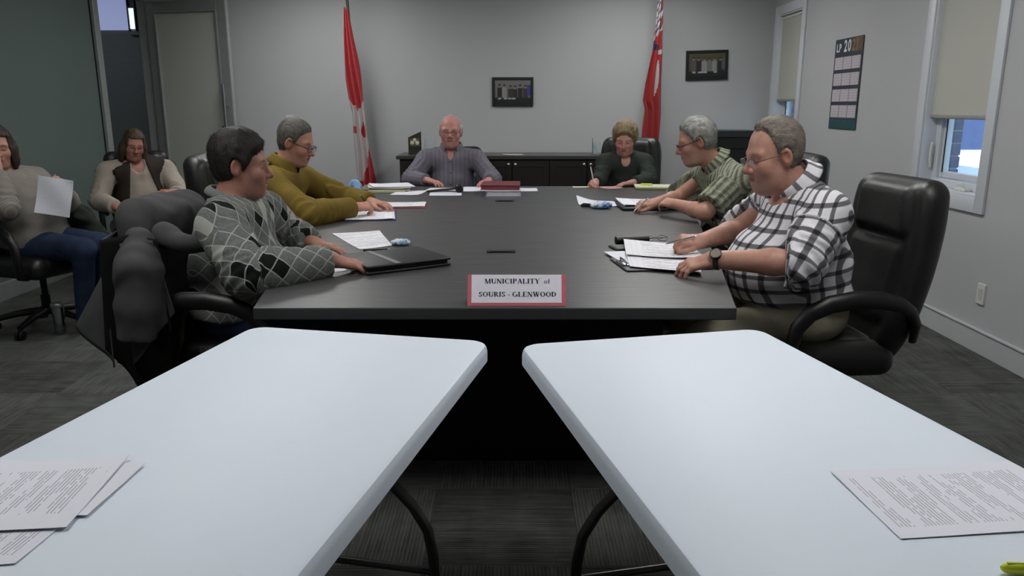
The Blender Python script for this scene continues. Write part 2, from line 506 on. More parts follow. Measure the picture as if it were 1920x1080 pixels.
# hall beyond the doorway
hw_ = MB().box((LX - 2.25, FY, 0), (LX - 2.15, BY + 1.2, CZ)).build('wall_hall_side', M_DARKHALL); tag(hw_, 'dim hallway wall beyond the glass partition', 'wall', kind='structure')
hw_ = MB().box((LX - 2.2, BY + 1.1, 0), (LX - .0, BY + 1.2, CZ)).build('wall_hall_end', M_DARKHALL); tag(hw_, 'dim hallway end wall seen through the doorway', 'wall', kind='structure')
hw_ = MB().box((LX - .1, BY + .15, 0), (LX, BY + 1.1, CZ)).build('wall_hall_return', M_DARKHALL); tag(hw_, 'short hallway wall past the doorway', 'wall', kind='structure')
def lamp_mat(name, col, s):
    t = NT(name); return t.set((.8, .8, .8), .5, **{'Emission Color': (*col, 1), 'Emission Strength': s})
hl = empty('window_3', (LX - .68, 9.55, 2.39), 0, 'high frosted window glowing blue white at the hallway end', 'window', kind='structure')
MB().box((-.62, -.012, -.115), (-.035, 0, .30)).build('wall_glow_panel', lamp_mat('hall_wall_glow', (.42, .50, .92), .42), hl)  # added emissive panel, stands in for bluish light falling on the end wall
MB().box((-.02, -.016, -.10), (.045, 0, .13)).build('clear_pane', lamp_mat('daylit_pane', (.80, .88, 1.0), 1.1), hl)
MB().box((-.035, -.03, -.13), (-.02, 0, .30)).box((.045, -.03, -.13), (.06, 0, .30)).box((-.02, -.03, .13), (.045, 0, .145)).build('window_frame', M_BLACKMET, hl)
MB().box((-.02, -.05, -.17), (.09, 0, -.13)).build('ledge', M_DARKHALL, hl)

# open door
dr = empty('door_1', (LX + .05, D1 + .0, 0), R(-15), 'grey framed frosted glass door standing open into the room', 'door', kind='structure')
DW, DH = .93, 2.44
def db(nm, lo, hi, m, bev=.004, par=None): return MB().box(lo, hi, bev, 2).build(nm, m, par or dr)
M_DOORFR = plain('door_frame_grey', '#8b8f8c', .45, .2, var=.05, scale=10)
db('stile', (0, -.022, .01), (.10, .022, DH), M_DOORFR); db('stile', (DW - .10, -.022, .01), (DW, .022, DH), M_DOORFR)
db('door_rail', (.10, -.022, DH - .10), (DW - .10, .022, DH), M_DOORFR); db('door_rail', (.10, -.022, .01), (DW - .10, .022, .26), M_DOORFR)
db('glass_panel', (.095, -.006, .255), (DW - .095, .006, DH - .095), M_FROSTD, 0)
b_ = MB()
b_.box((.10, -.03, .26), (.114, -.006, DH - .10)).box((DW - .114, -.03, .26), (DW - .10, -.006, DH - .10)).box((.114, -.03, DH - .114), (DW - .114, -.006, DH - .10)).box((.114, -.03, .26), (DW - .114, -.006, .274))
b_.build('glazing_bead', M_ALU, dr)
db('edge_strip', (DW, -.02, .01), (DW + .006, .02, DH), plain('edge_strip', '#b4b8b8', .4, .6), .001)
h = MB().tube([(DW - .05, -.085, .95), (DW - .05, -.085, 1.62)], .015, 12)
h.tube([(DW - .05, -.02, 1.40), (DW - .05, -.085, 1.40)], .010, 10).tube([(DW - .05, -.02, 1.08), (DW - .05, -.085, 1.08)], .010, 10)
h.build('pull_handle', M_STEEL, dr, 40)

# ------------------------------------------------------------------ ceiling lights
M_LAMP = lamp_mat('light_panel', (1.0, .995, .985), LAMP_STRENGTH)
l0 = None
for i, (x, y) in enumerate(LAMP_SPOTS):
    if l0 is None:
        l0 = empty('ceiling_light', (x, y, CZ))
        MB().box((-.27, -.57, -.012), (.27, .57, -.006)).build('diffuser', M_LAMP, l0)
        f = MB()
        for lo, hi in (((-.30, -.60, -.02), (-.27, .60, 0)), ((.27, -.60, -.02), (.30, .60, 0)), ((-.27, -.60, -.02), (.27, -.57, 0)), ((-.27, .57, -.02), (.27, .60, 0))): f.box(lo, hi, .002, 1)
        f.build('frame', M_OFFWHITE, l0); o = l0
    else:
        o = copy_tree(l0); o.location = (x, y, CZ)
    tag(o, 'white ceiling light panel %s the room, %s side' % (['at the camera end of', 'halfway down', 'at the flag end of'][i // 2], ['glass wall', 'window'][i % 2]), 'ceiling light', 'ceiling light panels')

ho = copy_tree(l0); ho.location = (LX - 1.1, 8.3, CZ); tag(ho, 'dim ceiling light panel in the hallway beyond the glass wall', 'ceiling light', 'ceiling light panels')  # unseen fill lamp, added to lift the dark hall
M_HALLFILL = lamp_mat('hall_fill_panel', (.92, .97, 1.0), 1.6)
for c_ in ho.children:
    if c_.name.startswith('diffuser'): c_.data = c_.data.copy(); c_.data.materials[0] = M_HALLFILL
# ------------------------------------------------------------------ outside
def snow():
    t = NT('snow'); co = t.coord()
    t.bump(t.noise(co, 3, 5), .6, .1)
    return t.set(t.mix(t.noise(co, 2, 3), lin('#e4e8ef'), lin('#f4f6fa')), .7)
g = MB().box((RX + .4, -20, -1.0), (150, 200, -.55)).build('ground', snow()); tag(g, 'snow covered ground outside the windows', 'snow', kind='structure')
r_ = MB().box((11.5, -20, -.549), (13.2, 200, -.53)).build('street', plain('slush_road', '#8b9098', .8)); tag(r_, 'grey slushy street outside the window', 'street', kind='structure')
nb_ = empty('house', (-1.5, 35, -.55), 0, 'long neighbouring building that shades the snow outside', 'building')
MB().box((-4.5, -25.0, 0), (4.48, 25, 5.1)).build('wall', plain('neighbour_brick', '#6d6f80', .85), nb_); MB().box((-4.6, -25.0, 5.1), (4.6, 25.1, 5.25)).build('roof', plain('flat_roof', '#4b4d52', .8), nb_)
hb = empty('house', (18.6, 42.5, -.55), R(0), 'blue grey building across the snow outside the window', 'building')
M_SIDING = plain('blue_siding', '#4d5f86', .8, var=.08, scale=3)
MB().box((-4.2, -6, 0), (3.6, 3.2, 6.6)).build('wall', M_SIDING, hb)
MB().prism([(-4.4, -6.2), (3.8, -6.2), (3.8, 3.4), (-4.4, 3.4)], 6.6, 6.9).build('roof', plain('roof_dark', '#3b3f49', .8), hb)
for k in range(3): MB().box((-3.0 + k * 2.3, -6.03, 3.2), (-2.0 + k * 2.3, -5.98, 4.6)).build('window', plain('dark_pane', '#26303f', .2), hb)
# ------------------------------------------------------------------ conference table
def table_top_mat():
    t = NT('charcoal_laminate'); co = t.coord()
    g = t.noise(t.mapping(co, (2, 30, 2)), 2.0, 5, .6)
    c = t.mix(g, lin('#3e3e3f'), lin('#434344'))
    return t.set(c, t.ramp(g, .3, .7, .36, .44), spec=.5)
M_TABLE = table_top_mat()
M_TBLK = plain('black_laminate', '#080808', .6, var=.1, spec=.25)
TZ = .76
ct = empty('conference_table', (0, 4.4, 0), 0, 'large charcoal boat shaped conference table in the middle of the room', 'table')
poly = [(-.847, 2.445), (.735, 2.445), (.845, 3.05), (.96, 3.75), (1.09, 4.55), (1.24, 5.5), (1.36, 6.42), (-1.37, 6.42), (-1.28, 5.5), (-1.165, 4.5), (-1.045, 3.7), (-.94, 3.05)]
MB().prism([(x, y - 4.4) for x, y in poly], TZ - .042, TZ, .004, 2).build('tabletop', M_TABLE, ct)
MB().prism([(x * .80, (y - 4.4) * .78 + .02) for x, y in poly], .0, TZ - .042, .004, 1).build('pedestal', M_TBLK, ct)
for k, y in enumerate((3.45, 5.38)):
    gq = MB().box((-.065, -.028, .0005), (.065, .028, .004), .0015, 1).build('cable_port', M_BLACKMET, ct, None, (-.05, y - 4.4, TZ))
    MB().box((-.05, -.018, .004), (.05, .014, .0065), .001, 1).build('port_lid', plain('port_lid', '#3a3a3a', .35, .5), gq)

# ------------------------------------------------------------------ folding tables
def ftop_mat():
    t = NT('white_table_plastic'); co = t.coord()
    t.bump(t.noise(co, 700, 2), .08, .001)
    return t.set(t.mix(t.noise(co, 2.2, 4), lin('#d2dbe6'), lin('#dae2ec')), .5, spec=.4)
M_FTOP = ftop_mat()
M_TUBE = plain('dark_grey_tube', '#525452', .28, .75, var=.05)
def rrect(hx, hy, r, n=7):
    P = []
    for cx, cy, a0 in ((hx - r, hy - r, 0), (-hx + r, hy - r, 90), (-hx + r, -hy + r, 180), (hx - r, -hy + r, 270)):
        for k in range(n + 1):
            a = R(a0 + 90 * k / n); P.append((cx + r * math.cos(a), cy + r * math.sin(a)))
    return P
def folding_table(loc, rz, label):
    root = empty('folding_table', loc, rz, label, 'table', 'white folding tables in front')
    b = MB(); zt = .74
    loops = []
    for ins, dz in ((.0, -.048), (-.0, -.020), (.002, -.010), (.006, -.003), (.012, 0)):
        loops.append([b.bm.verts.new((x, y, zt + dz)) for x, y in rrect(.38 - ins, .915 - ins, .055 - ins * .6)])
    bot = [b.bm.verts.new((x, y, zt - .048)) for x, y in rrect(.36, .895, .045)]
    n = len(bot)
    allr = [bot] + loops
    for A, B in zip(allr, allr[1:]):
        for k in range(n): b.bm.faces.new((A[k], A[(k + 1) % n], B[(k + 1) % n], B[k]))
    b.bm.faces.new(list(reversed(bot))); b.bm.faces.new(loops[-1])
    b.build('tabletop', M_FTOP, root, 30)
    for s in (-1, 1):
        y0 = s * .52
        for sx in (-1, 1):
            y1 = y0 + s * .05
            pts = [(sx * .14, y0, .66), (sx * .145, y0, .60), (sx * .16, y0 + s * .004, .54), (sx * .20, y0 + s * .01, .47), (sx * .26, y0 + s * .02, .40), (sx * .295, y0 + s * .03, .33), (sx * .305, y0 + s * .04, .25), (sx * .305, y1 + s * .02, .02)]
            lg = MB().tube(pts, .0145, 10).build('leg', M_TUBE, root, 50)
            MB().lathe([(.017, 0), (.019, .005), (.019, .03), (.015, .035)], 12, (sx * .305, y1 + s * .02, 0)).build('foot_cap', M_BLACKPL, lg, 40)
        MB().tube([(-.30, y0 + s * .045, .20), (.30, y0 + s * .045, .20)], .010, 8).build('stretcher', M_TUBE, root, 50)
        MB().tube([(-.33, y0, .672), (.33, y0, .672)], .014, 8).build('hinge_bar', M_TUBE, root, 50)
        MB().tube([(0, y0 - s * .02, .52), (0, y0 - s * .18, .60), (0, y0 - s * .36, .684)], .009, 8).build('folding_brace', M_TUBE, root, 50)
    for sx in (-1, 1): MB().box((sx * .315 - .012, -.86, .664), (sx * .315 + .012, .86, .692), .003, 1).build('side_rail', M_TUBE, root)
    return root
folding_table((-.622, 1.335, 0), R(-12.0), 'white plastic folding table with loose papers, the one nearer the glass wall')
folding_table((.588, 1.307, 0), R(12.6), 'white plastic folding table holding one page and a yellow highlighter')

# ------------------------------------------------------------------ office chairs
def leather():
    t = NT('black_leather'); co = t.coord()
    v = t.n('TexVoronoi'); t.link(co, v.inputs['Vector']); v.inputs['Scale'].default_value = 240
    w = t.noise(co, 14, 4)
    t.bump(t.math('ADD', t.math('MULTIPLY', v.outputs[0], .3), t.math('MULTIPLY', w, 1.0)), .25, .006)
    return t.set(t.mix(w, lin('#0d0e0d'), lin('#191a18')), t.ramp(w, .3, .7, .36, .5), spec=.5)
M_LEATHER = leather()
def seat_f(P):
    d = d_rbox(P, (0, .0, .435), (.265, .26, .065), .055)
    top = d_rbox(P, (0, 0, .47), (.225, .225, .03), .03)
    d = smin(d, top, .03)
    groove = np.abs(np.abs(P[:, 0]) - .17)
    d = d + .008 * np.exp(-(groove / .012) ** 2) * (P[:, 2] > .44)
    return d
def back_f(P, top=1.13, wide=.27):
    # local chair space: y forward, back plane leans
    q = P.copy(); z = P[:, 2]
    lean = .20 * (z - .45) + .03 * np.sin((z - .45) * 5.0)
    q[:, 1] = P[:, 1] + .245 + lean
    q[:, 1] -= .35 * P[:, 0] ** 2                       # wraps round the sitter
    hw = wide - .10 * np.clip((.62 - z) / .25, 0, 1) ** 2 - .035 * np.clip((z - .95) / .18, 0, 1) ** 2
    q[:, 0] = P[:, 0] * (wide / hw)
    zc = (top + .40) / 2
    d = d_rbox(q, (0, 0, zc), (wide, .062, (top - .40) / 2), .06)
    head = d_rbox(q, (0, .055, top - .125), (wide - .085, .04, .10), .04)
    lum = d_rbox(q, (0, .05, top - .40), (wide - .085, .035, .155), .035)
    d = smin(d, smin(head, lum, .012), .02)
    return (d * .85).astype(F32)
def make_chair(name, top=1.13, wide=.27, res=.011, high=True):
    root = empty(name)
    sdf_obj('seat', seat_f, (-.3, -.3, .34), (.3, .3, .53), res, M_LEATHER, root)
    sdf_obj('backrest', lambda P: back_f(P, top, wide), (-.32, -.56, .36), (.32, -.02, top + .06), res, M_LEATHER, root)
    MB().box((-.05, -.31, .34), (.05, -.05, .372), .008).box((-.045, -.33, .345), (.045, -.30, .55), .008).build('back_bracket', M_BLACKMET, root)
    for s in (-1, 1):
        pts = [(s * .25, .17, .385), (s * .305, .185, .40), (s * .322, .20, .45), (s * .325, .205, .53), (s * .325, .19, .60), (s * .325, .145, .655), (s * .325, .07, .690), (s * .325, -.03, .705), (s * .322, -.13, .700), (s * .315, -.21, .680), (s * .30, -.265, .645), (s * .285, -.30, .59), (s * .265, -.305, .52)]
        rad = [.018, .02, .021, .022, .024, .027, .029, .030, .029, .026, .022, .019, .016]
        MB().tube(pts, rad, 12, flat=(1.15, .85)).build('armrest', M_BLACKPL, root, 60)
    MB().lathe([(.028, .09), (.028, .22), (.02, .222), (.02, .335), (.07, .34), (.07, .372)], 16).build('gas_column', M_BLACKMET, root, 40)
    st = MB()
    leg = None
    for k in range(5):
        a = R(72 * k + 18); ca, sa = math.cos(a), math.sin(a)
        L = MB().tube([(0.03 * ca, .03 * sa, .115), (.16 * ca, .16 * sa, .105), (.30 * ca, .30 * sa, .075)], [.026, .023, .017], 8).build('base_leg', M_BLACKPL, root, 50)
        Mx = Matrix.Translation((.30 * ca, .30 * sa, .030)) @ Matrix.Rotation(a, 4, 'Z') @ Matrix.Rotation(R(90), 4, 'X')
        c = MB()
        for off in (-.014, .014): c.lathe([(.012, off - .009), (.028, off - .008), (.030, off - .003), (.030, off + .003), (.028, off + .008), (.012, off + .009)], 14, M=Mx)
        c.tube([(.30 * ca, .30 * sa, .03), (.30 * ca, .30 * sa, .075)], .008, 8)
        c.build('caster', M_BLACKPL, L, 40)
    st.bm.free()
    return root
CH = make_chair('office_chair', 1.13, .275)
CHL = make_chair('office_chair', 1.04, .25, .013)
def place_chair(proto, used, loc, rz, label):
    o = proto if not used else copy_tree(proto)
    o.location = loc; o.rotation_euler = (0, 0, rz)
    return tag(o, label, 'chair', 'black office chairs')
# rz: chair faces +y when 0
place_chair(CH, 0, (1.215, 3.09, 0), R(90 + 5), 'black leather high back chair of the man in the checked shirt')
place_chair(CHL, 0, (-1.06, 3.08, 0), R(-90 - 6), 'black chair with a grey jacket draped over its back')
place_chair(CH, 1, (-1.47, 4.66, 0), R(-90 + 8), 'black leather chair behind the man in the mustard sweater')
place_chair(CH, 1, (1.42, 4.70, 0), R(90 - 5), 'black chair of the man in the green plaid shirt')
place_chair(CHL, 1, (-.41, 6.95, 0), R(180 + 18), 'black chair of the man at the head of the table')
place_chair(CH, 1, (1.0, 6.80, 0), R(180 - 14), 'black chair of the writing woman beside the red flag')
place_chair(CHL, 1, (-2.98, 6.27, 0), R(180 + 30), 'black chair against the glass wall by the open door')
place_chair(CHL, 1, (-3.02, 4.86, 0), R(-108), 'black chair at the left edge of the photo beside the steel mug')
# ------------------------------------------------------------------ people
def unit(v):
    v = np.array(v, float); return v / (np.linalg.norm(v) + 1e-9)
def basis(fwd, up):
    y = unit(fwd); x = unit(np.cross(y, up)); z = np.cross(x, y)
    return np.stack([x, y, z], 1).astype(F32)          # columns: right, forward, up
def head_basis(yaw, pitch, roll=0):
    f = np.array([math.cos(R(yaw)) * math.cos(R(pitch)), math.sin(R(yaw)) * math.cos(R(pitch)), -math.sin(R(pitch))])
    B = basis(f, (0, 0, 1))
    c, s = math.cos(R(roll)), math.sin(R(roll))
    x = B[:, 0] * c + B[:, 2] * s; z = -B[:, 0] * s + B[:, 2] * c
    return np.stack([x, B[:, 1], z], 1).astype(F32)

def cranium(q): return d_ell(q, (0, -.018, .038), (.074, .096, .085))
def head_sdf(q, o):
    fat = o.get('fat', 0); ns = o.get('nose', 1.0)
    d = cranium(q)
    d = smin(d, d_ell(q, (0, .026, -.03), (.060, .060, .085)), .04)
    d = smin(d, d_ell(q, (0, .03, -.066), (.050 + .012 * fat, .054, .044)), .03)
    d = smin(d, d_sph(q, (0, .070, -.100), .018), .03)
    if fat:
        d = smin(d, d_ell(q, (0, .028, -.104), (.052, .05, .022 + .016 * fat)), .035)
    ax = q.copy(); ax[:, 0] = np.abs(ax[:, 0])
    d = smin(d, d_sph(ax, (.036, .060, -.030), .026 + .003 * fat), .025)
    d = smin(d, d_cone(ax, (0, .074, .018), (.042, .066, .020), .0145, .012), .02)
    d = smax(d, -d_sph(ax, (.031, .101, .000), .021), .014)
    d = smin(d, d_ell(ax, (.031, .070, -.001), (.0155, .0135, .0115)), .005)
    d = smin(d, d_cone(q, (0, .083, .014), (0, .106, -.028), .0075, .0115 * ns), .014)
    d = smin(d, d_sph(q, (0, .110, -.032), .0115 * ns), .008)
    d = smin(d, d_sph(ax, (.0125, .099, -.037), .0085 * ns), .008)
    d = smin(d, d_ell(q, (0, .080, -.066), (.032, .017, .022)), .016)
    d = smin(d, d_cone(ax, (0, .0935, -.0615), (.017, .088, -.0635), .0048, .003), .005)
    d = smin(d, d_cone(ax, (0, .0925, -.0725), (.016, .088, -.071), .0055, .003), .005)
    d = smax(d, -d_cone(ax, (0, .099, -.0668), (.021, .092, -.0665), .0022, .0016), .003)
    e = d_ell(ax, (.076, -.012, -.008), (.010, .020, .033), EARB)
    e = smax(e, -d_ell(ax, (.087, -.007, -.004), (.009, .011, .021), EARB), .005)
    return smin(d, e, .008)
_a = R(22); EARB = np.array([[math.cos(_a), -math.sin(_a), 0], [math.sin(_a), math.cos(_a), 0], [0, 0, 1]], F32)

def hand_chain(side, curl, spread=.12, thumb=.55, scale=1.0):
    """capsules of a hand in hand space: y along fingers, z back of hand"""
    caps = []
    th = -side                                              # thumb side in x
    xs = (.029, .010, -.009, -.027); ln = (.073, .081, .075, .058)
    for i, (x, L) in enumerate(zip(xs, ln)):
        c = curl[i] if isinstance(curl[0], (list, tuple)) else curl
        p = np.array([th * x, .092 - .006 * abs(i - 1), 0.0]); az = th * spread * (1.2 - i * .8)
        seg = (L * .46, L * .30, L * .24); rad = (.0098, .0088, .0080, .0066)
        k = .92 if i == 3 else 1.0
        pitch = 0
        caps.append((np.array([th * x * .55, .03, -.002]), p, .012, .0108 * k))
        for s in range(3):
            pitch += R(c[s])
            dv = np.array([math.sin(az), math.cos(az) * math.cos(pitch), -math.sin(pitch)])
            q = p + dv * seg[s]; caps.append((p, q, rad[s] * k, rad[s + 1] * k)); p = q
    p0 = np.array([th * .020, .012, -.006]); p1 = np.array([th * (.030 + .022 * thumb), .050, -.014]); p2 = p1 + np.array([th * (.004 + .016 * thumb), .030, -.008]); p3 = p2 + np.array([-th * .002, .026, -.006])
    caps += [(p0, p1, .016, .0125), (p1, p2, .0118, .0105), (p2, p3, .0105, .008)]
    return [(a * scale, b * scale, ra * scale, rb * scale) for a, b, ra, rb in caps]

SKIN_CACHE = {}
def skin_mat():
    t = NT('skin'); a = t.attr('Col').outputs['Color']; co = t.coord()
    n = t.noise(co, 55, 4); c = t.mix(t.ramp(n, .35, .7, 0, .18), a, lin('#8a4f42'))
    t.bump(t.noise(co, 300, 3), .12, .002)
    return t.set(c, t.ramp(n, .3, .7, .42, .58), spec=.4, **{'Subsurface Weight': .06, 'Subsurface Radius': (.01, .004, .002)})
M_SKIN = skin_mat()
def hair_mat(name, dark, light, k=.5):
    t = NT(name); a = t.attr('pat').outputs['Vector']
    n = t.noise(t.mapping(a, (260, 30, 60)), 1.0, 4, .6); n2 = t.noise(a, 22, 3)
    c = t.mix(t.ramp(t.math('ADD', t.math('MULTIPLY', n, .75), t.math('MULTIPLY', n2, .35)), .38, .72), lin(dark), lin(light))
    t.bump(n, .8, .004)
    return t.set(c, .55, spec=.35)

# cloth -----------------------------------------------------------------
def cloth_base(name, bump=.25, scale=90):
    t = NT(name); pat = t.attr('pat').outputs['Vector']
    co = t.coord(); t.bump(t.math('ADD', t.noise(co, scale * 4, 2), t.math('MULTIPLY', t.noise(co, 16, 4), 2.0)), bump, .004)
    return t, pat
def plain_cloth(name, a, b, rib=0.0, rough=.85):
    t, pat = cloth_base(name); co = t.coord()
    c = t.mix(t.ramp(t.noise(co, 8, 5), .3, .7), lin(a), lin(b))
    if rib:
        x, y, z = t.sep(pat)
        c = t.mix(t.math('MULTIPLY', t.math('ADD', t.math('SINE', t.math('MULTIPLY', y, 2 * math.pi / rib)), 1), .18), c, (.02, .02, .02))
    return t.set(c, rough, spec=.2)
def bandmask(t, x, period, width, phase=0.0, soft=.10):
    f = t.math('FRACT', t.math('ADD', t.math('DIVIDE', x, period), phase))
    d = t.math('ABSOLUTE', t.math('SUBTRACT', f, .5))
    return t.ramp(d, width / period / 2 * (1 - soft) , width / period / 2 * (1 + soft) + .01, 1, 0)
def check_cloth():
    t, pat = cloth_base('black_white_check', .25); x, y, z = t.sep(pat)
    a = bandmask(t, x, .052, .016); b = bandmask(t, y, .056, .016)
    wob = t.noise(pat, 60, 2)
    k = t.math('MULTIPLY', t.math('SUBTRACT', 1, t.math('MULTIPLY', a, .80)), t.math('SUBTRACT', 1, t.math('MULTIPLY', b, .80)))
    c = t.mix(k, lin('#101018'), t.mix(wob, lin('#e4e2e6'), lin('#d0ced4')))
    return t.set(c, .8, spec=.2)
def green_plaid():
    t, pat = cloth_base('green_plaid', .25); x, y, z = t.sep(pat)
    a = bandmask(t, x, .030, .012); a2 = bandmask(t, x, .030, .004, .45); b = bandmask(t, y, .065, .008); b2 = bandmask(t, y, .065, .004, .42)
    c = t.mix(t.math('MULTIPLY', a, .75), lin('#7d806e'), lin('#3c4135'))
    c = t.mix(t.math('MULTIPLY', a2, .6), c, lin('#a5a594'))
    c = t.mix(t.math('MULTIPLY', b, .3), c, lin('#3a3f33')); c = t.mix(t.math('MULTIPLY', b2, .25), c, lin('#9a9a88'))
    return t.set(c, .85, spec=.2)
def pinstripe():
    t, pat = cloth_base('grey_pinstripe', .25); x, y, z = t.sep(pat)
    a = bandmask(t, x, .018, .005); b = bandmask(t, x, .036, .003, .3)
    c = t.mix(t.math('MULTIPLY', a, .5), lin('#6e6b74'), lin('#4e4a58')); c = t.mix(t.math('MULTIPLY', b, .5), c, lin('#948f9a'))
    au = t.math('ABSOLUTE', x); ed = t.math('MULTIPLY', t.math('LESS_THAN', t.math('ABSOLUTE', t.math('SUBTRACT', au, .016)), .0022), t.math('LESS_THAN', z, .5))
    c = t.mix(t.math('MULTIPLY', ed, .6), c, lin('#2e2b35'))
    bt = t.math('LESS_THAN', t.math('SQRT', t.math('ADD', t.math('MULTIPLY', x, x), t.math('POWER', t.math('SUBTRACT', t.math('FRACT', t.math('DIVIDE', y, .09)), .5), 2.0))), .06)
    bt = t.math('MULTIPLY', bt, t.math('LESS_THAN', au, .006)); c = t.mix(t.math('MULTIPLY', bt, .7), c, lin('#2a2830'))
    return t.set(c, .8, spec=.2)
def argyle():
    t, pat = cloth_base('argyle_knit', .5, 150); x, y, z = t.sep(pat)
    u = t.math('DIVIDE', t.math('ADD', x, t.math('MULTIPLY', y, .75)), .058); v = t.math('DIVIDE', t.math('SUBTRACT', x, t.math('MULTIPLY', y, .75)), .058)
    cell = t.comb(t.math('FLOOR', u), t.math('FLOOR', v), 0)
    wn = t.n('TexWhiteNoise', noise_dimensions='3D'); t.link(cell, wn.inputs['Vector']); r = wn.outputs['Value']
    knit = t.noise(pat, 130, 3)
    base = t.mix(t.ramp(knit, .3, .7), lin('#5f625f'), lin('#757874'))
    dark = t.math('GREATER_THAN', r, .87); light = t.math('LESS_THAN', r, .07)
    c = t.mix(dark, base, lin('#1b1f1d')); c = t.mix(light, c, lin('#a5a59e'))
    l1 = bandmask(t, t.math('ADD', u, .5), 1.0, .07); l2 = bandmask(t, t.math('ADD', v, .5), 1.0, .07)
    c = t.mix(t.math('MULTIPLY', t.math('MAXIMUM', l1, l2), .75), c, lin('#b4b5ae'))
    return t.set(c, .95, spec=.1)
def denim():
    t, pat = cloth_base('denim', .3); co = t.coord()
    c = t.mix(t.ramp(t.noise(co, 6, 5), .3, .7), lin('#1d2739'), lin('#2c3850'))
    return t.set(c, .9, spec=.15)

def collar(parent, N, axis, f, mat, r0=.064, hgt=.04, gap=22, point=.035, wid=1.0, name='collar'):
    """stand and folded leaf of a shirt collar as a lofted strip"""
    a = unit(axis); fr = unit(np.array(f) - a * np.dot(f, a)); rt = np.cross(fr, a)
    rows = []; pats = []
    n = 40
    for i in range(n + 1):
        th = R(gap + (360 - 2 * gap) * i / n); c, s = math.cos(th), math.sin(th)
        d = fr * c + rt * s
        front = max(0, math.cos(th)) ** 2
        nearp = math.exp(-(min(i, n - i) / 5.0) ** 2)
        prof = [(r0 + .004, -.012), (r0 + .001, hgt * .6), (r0 + .003, hgt * (1 - .25 * front)), (r0 + .008, hgt * (1.02 - .25 * front)), (r0 + .014, hgt * (.8 - .25 * front)), (r0 + .024, hgt * .2 - .012 * front - point * .4 * nearp), (r0 + .036 + .014 * nearp, -.010 - .012 * front - point * nearp)]
        rows.append([np.array(N) + d * r * wid + a * h for r, h in prof])
        pats.append([(th * .08, k * .013, 0) for k in range(len(prof))])
    V = [p for r in rows for p in r]; m = len(rows[0])
    Q = [(i * m + k, (i + 1) * m + k, (i + 1) * m + k + 1, i * m + k + 1) for i in range(n) for k in range(m - 1)]
    o = np_mesh(name, np.array(V), np.array(Q), mat, parent, {'pat': np.array([p for r in pats for p in r])})
    sm = o.modifiers.new('thick', 'SOLIDIFY'); sm.thickness = .003; sm.offset = 0
    return o

def glasses(parent, H0, B, s, col, rim=.0016, lw=.024, lh=.016, rimless=False, dz=0.0, temple='#1a1412'):
    def T(p): return np.array(H0) + B @ (np.array(p, float) * s)
    m = MB()
    for sx in (-1, 1):
        P = []
        for k in range(24):
            a = 2 * math.pi * k / 24; c, q = math.cos(a), math.sin(a)
            e = .62; x = math.copysign(abs(c) ** e, c) * lw; z = math.copysign(abs(q) ** e, q) * lh
            P.append(T((sx * .032 + x, .101 - .10 * (abs(sx * .032 + x)) ** 1.5, -.006 + dz + z)))
        if rimless: m.tube([P[k] for k in range(1, 12)], rim * s, 6)
        else: m.tube(P, rim * s, 6, closed=True)
        m.tube([T((sx * (.032 + lw), .098, dz)), T((sx * .071, .085, .002 + dz)), T((sx * .080, .03, .006)), T((sx * .082, -.012, .012)), T((sx * .080, -.032, -.004))], rim * 1.15 * s, 6)
    m.tube([T((-.009, .104, -.002 + dz)), T((0, .108, .002 + dz)), T((.009, .104, -.002 + dz))], rim * s, 6)
    g = m.build('glasses', col, parent, 60)
    for sx in (-1, 1):
        V = []
        for k in range(20):
            a = 2 * math.pi * k / 20; c, q = math.cos(a), math.sin(a)
            x = math.copysign(abs(c) ** .62, c) * lw * .96; z = math.copysign(abs(q) ** .62, q) * lh * .96
            V.append(T((sx * .032 + x, .101 - .10 * (abs(sx * .032 + x)) ** 1.5, -.006 + dz + z)))
        mesh_obj('lens', V, [tuple(range(20))], M_GLASS, g)
    return g

def add_strands(V, Q, Bh, H0, hs, hr):
    """thin ribbons lying along the hair so that it has no hard rim"""
    if len(V) == 0: return V, Q
    rs = np.random.RandomState(len(V)); n = hr.get('strands', 1500)
    fn = np.cross(V[Q[:, 2]] - V[Q[:, 0]], V[Q[:, 3]] - V[Q[:, 1]]); Nv = np.zeros_like(V)
    for k in range(4): np.add.at(Nv, Q[:, k], fn)
    Nv /= np.linalg.norm(Nv, axis=1)[:, None] + 1e-9
    q = (V - H0) @ Bh / hs
    out = (Nv * (V - (H0 + Bh @ np.array([0, -.02, .0])))).sum(1)
    if np.median(out) < 0: Nv = -Nv
    ok = np.nonzero((Nv * (V - (H0 + Bh @ np.array([0, -.02, .0])))).sum(1) > 0)[0]
    ids = rs.choice(ok, n); P = V[ids]; nn = Nv[ids]
    fl = np.array(hr.get('flow', (0, -.6, -.7)), float)[None] + rs.randn(n, 3) * hr.get('messy', .30)
    fl[:, 0] += np.sign(q[ids][:, 0]) * .35
    d = fl @ Bh.T; d = d - (d * nn).sum(1)[:, None] * nn; d /= np.linalg.norm(d, axis=1)[:, None] + 1e-9
    L = hr.get('slen', .030) * hs * (.6 + .8 * rs.rand(n)); w = .0011 * hs * (.7 + .6 * rs.rand(n)); sd = np.cross(d, nn)
    lift = .0015 + hr.get('lift', .0035) * rs.rand(n); VV, QQ = [V], [Q]; base = len(V); m = 4
    for k in range(m + 1):
        t = k / m; c = P + d * (L * (t - .4))[:, None] + nn * (.0008 + lift * (t ** 2) * .8 - .10 * L * (t - .4) ** 2 * 2)[:, None]
        ww = (w * (1 - .75 * t))[:, None]; VV.append(np.stack([c - sd * ww, c + sd * ww], 1).reshape(-1, 3))
    idx = np.arange(n) * 2
    for k in range(m):
        a = base + k * 2 * n + idx; b = a + 2 * n; QQ.append(np.stack([a, a + 1, b + 1, b], 1))
    return np.concatenate(VV), np.concatenate(QQ)

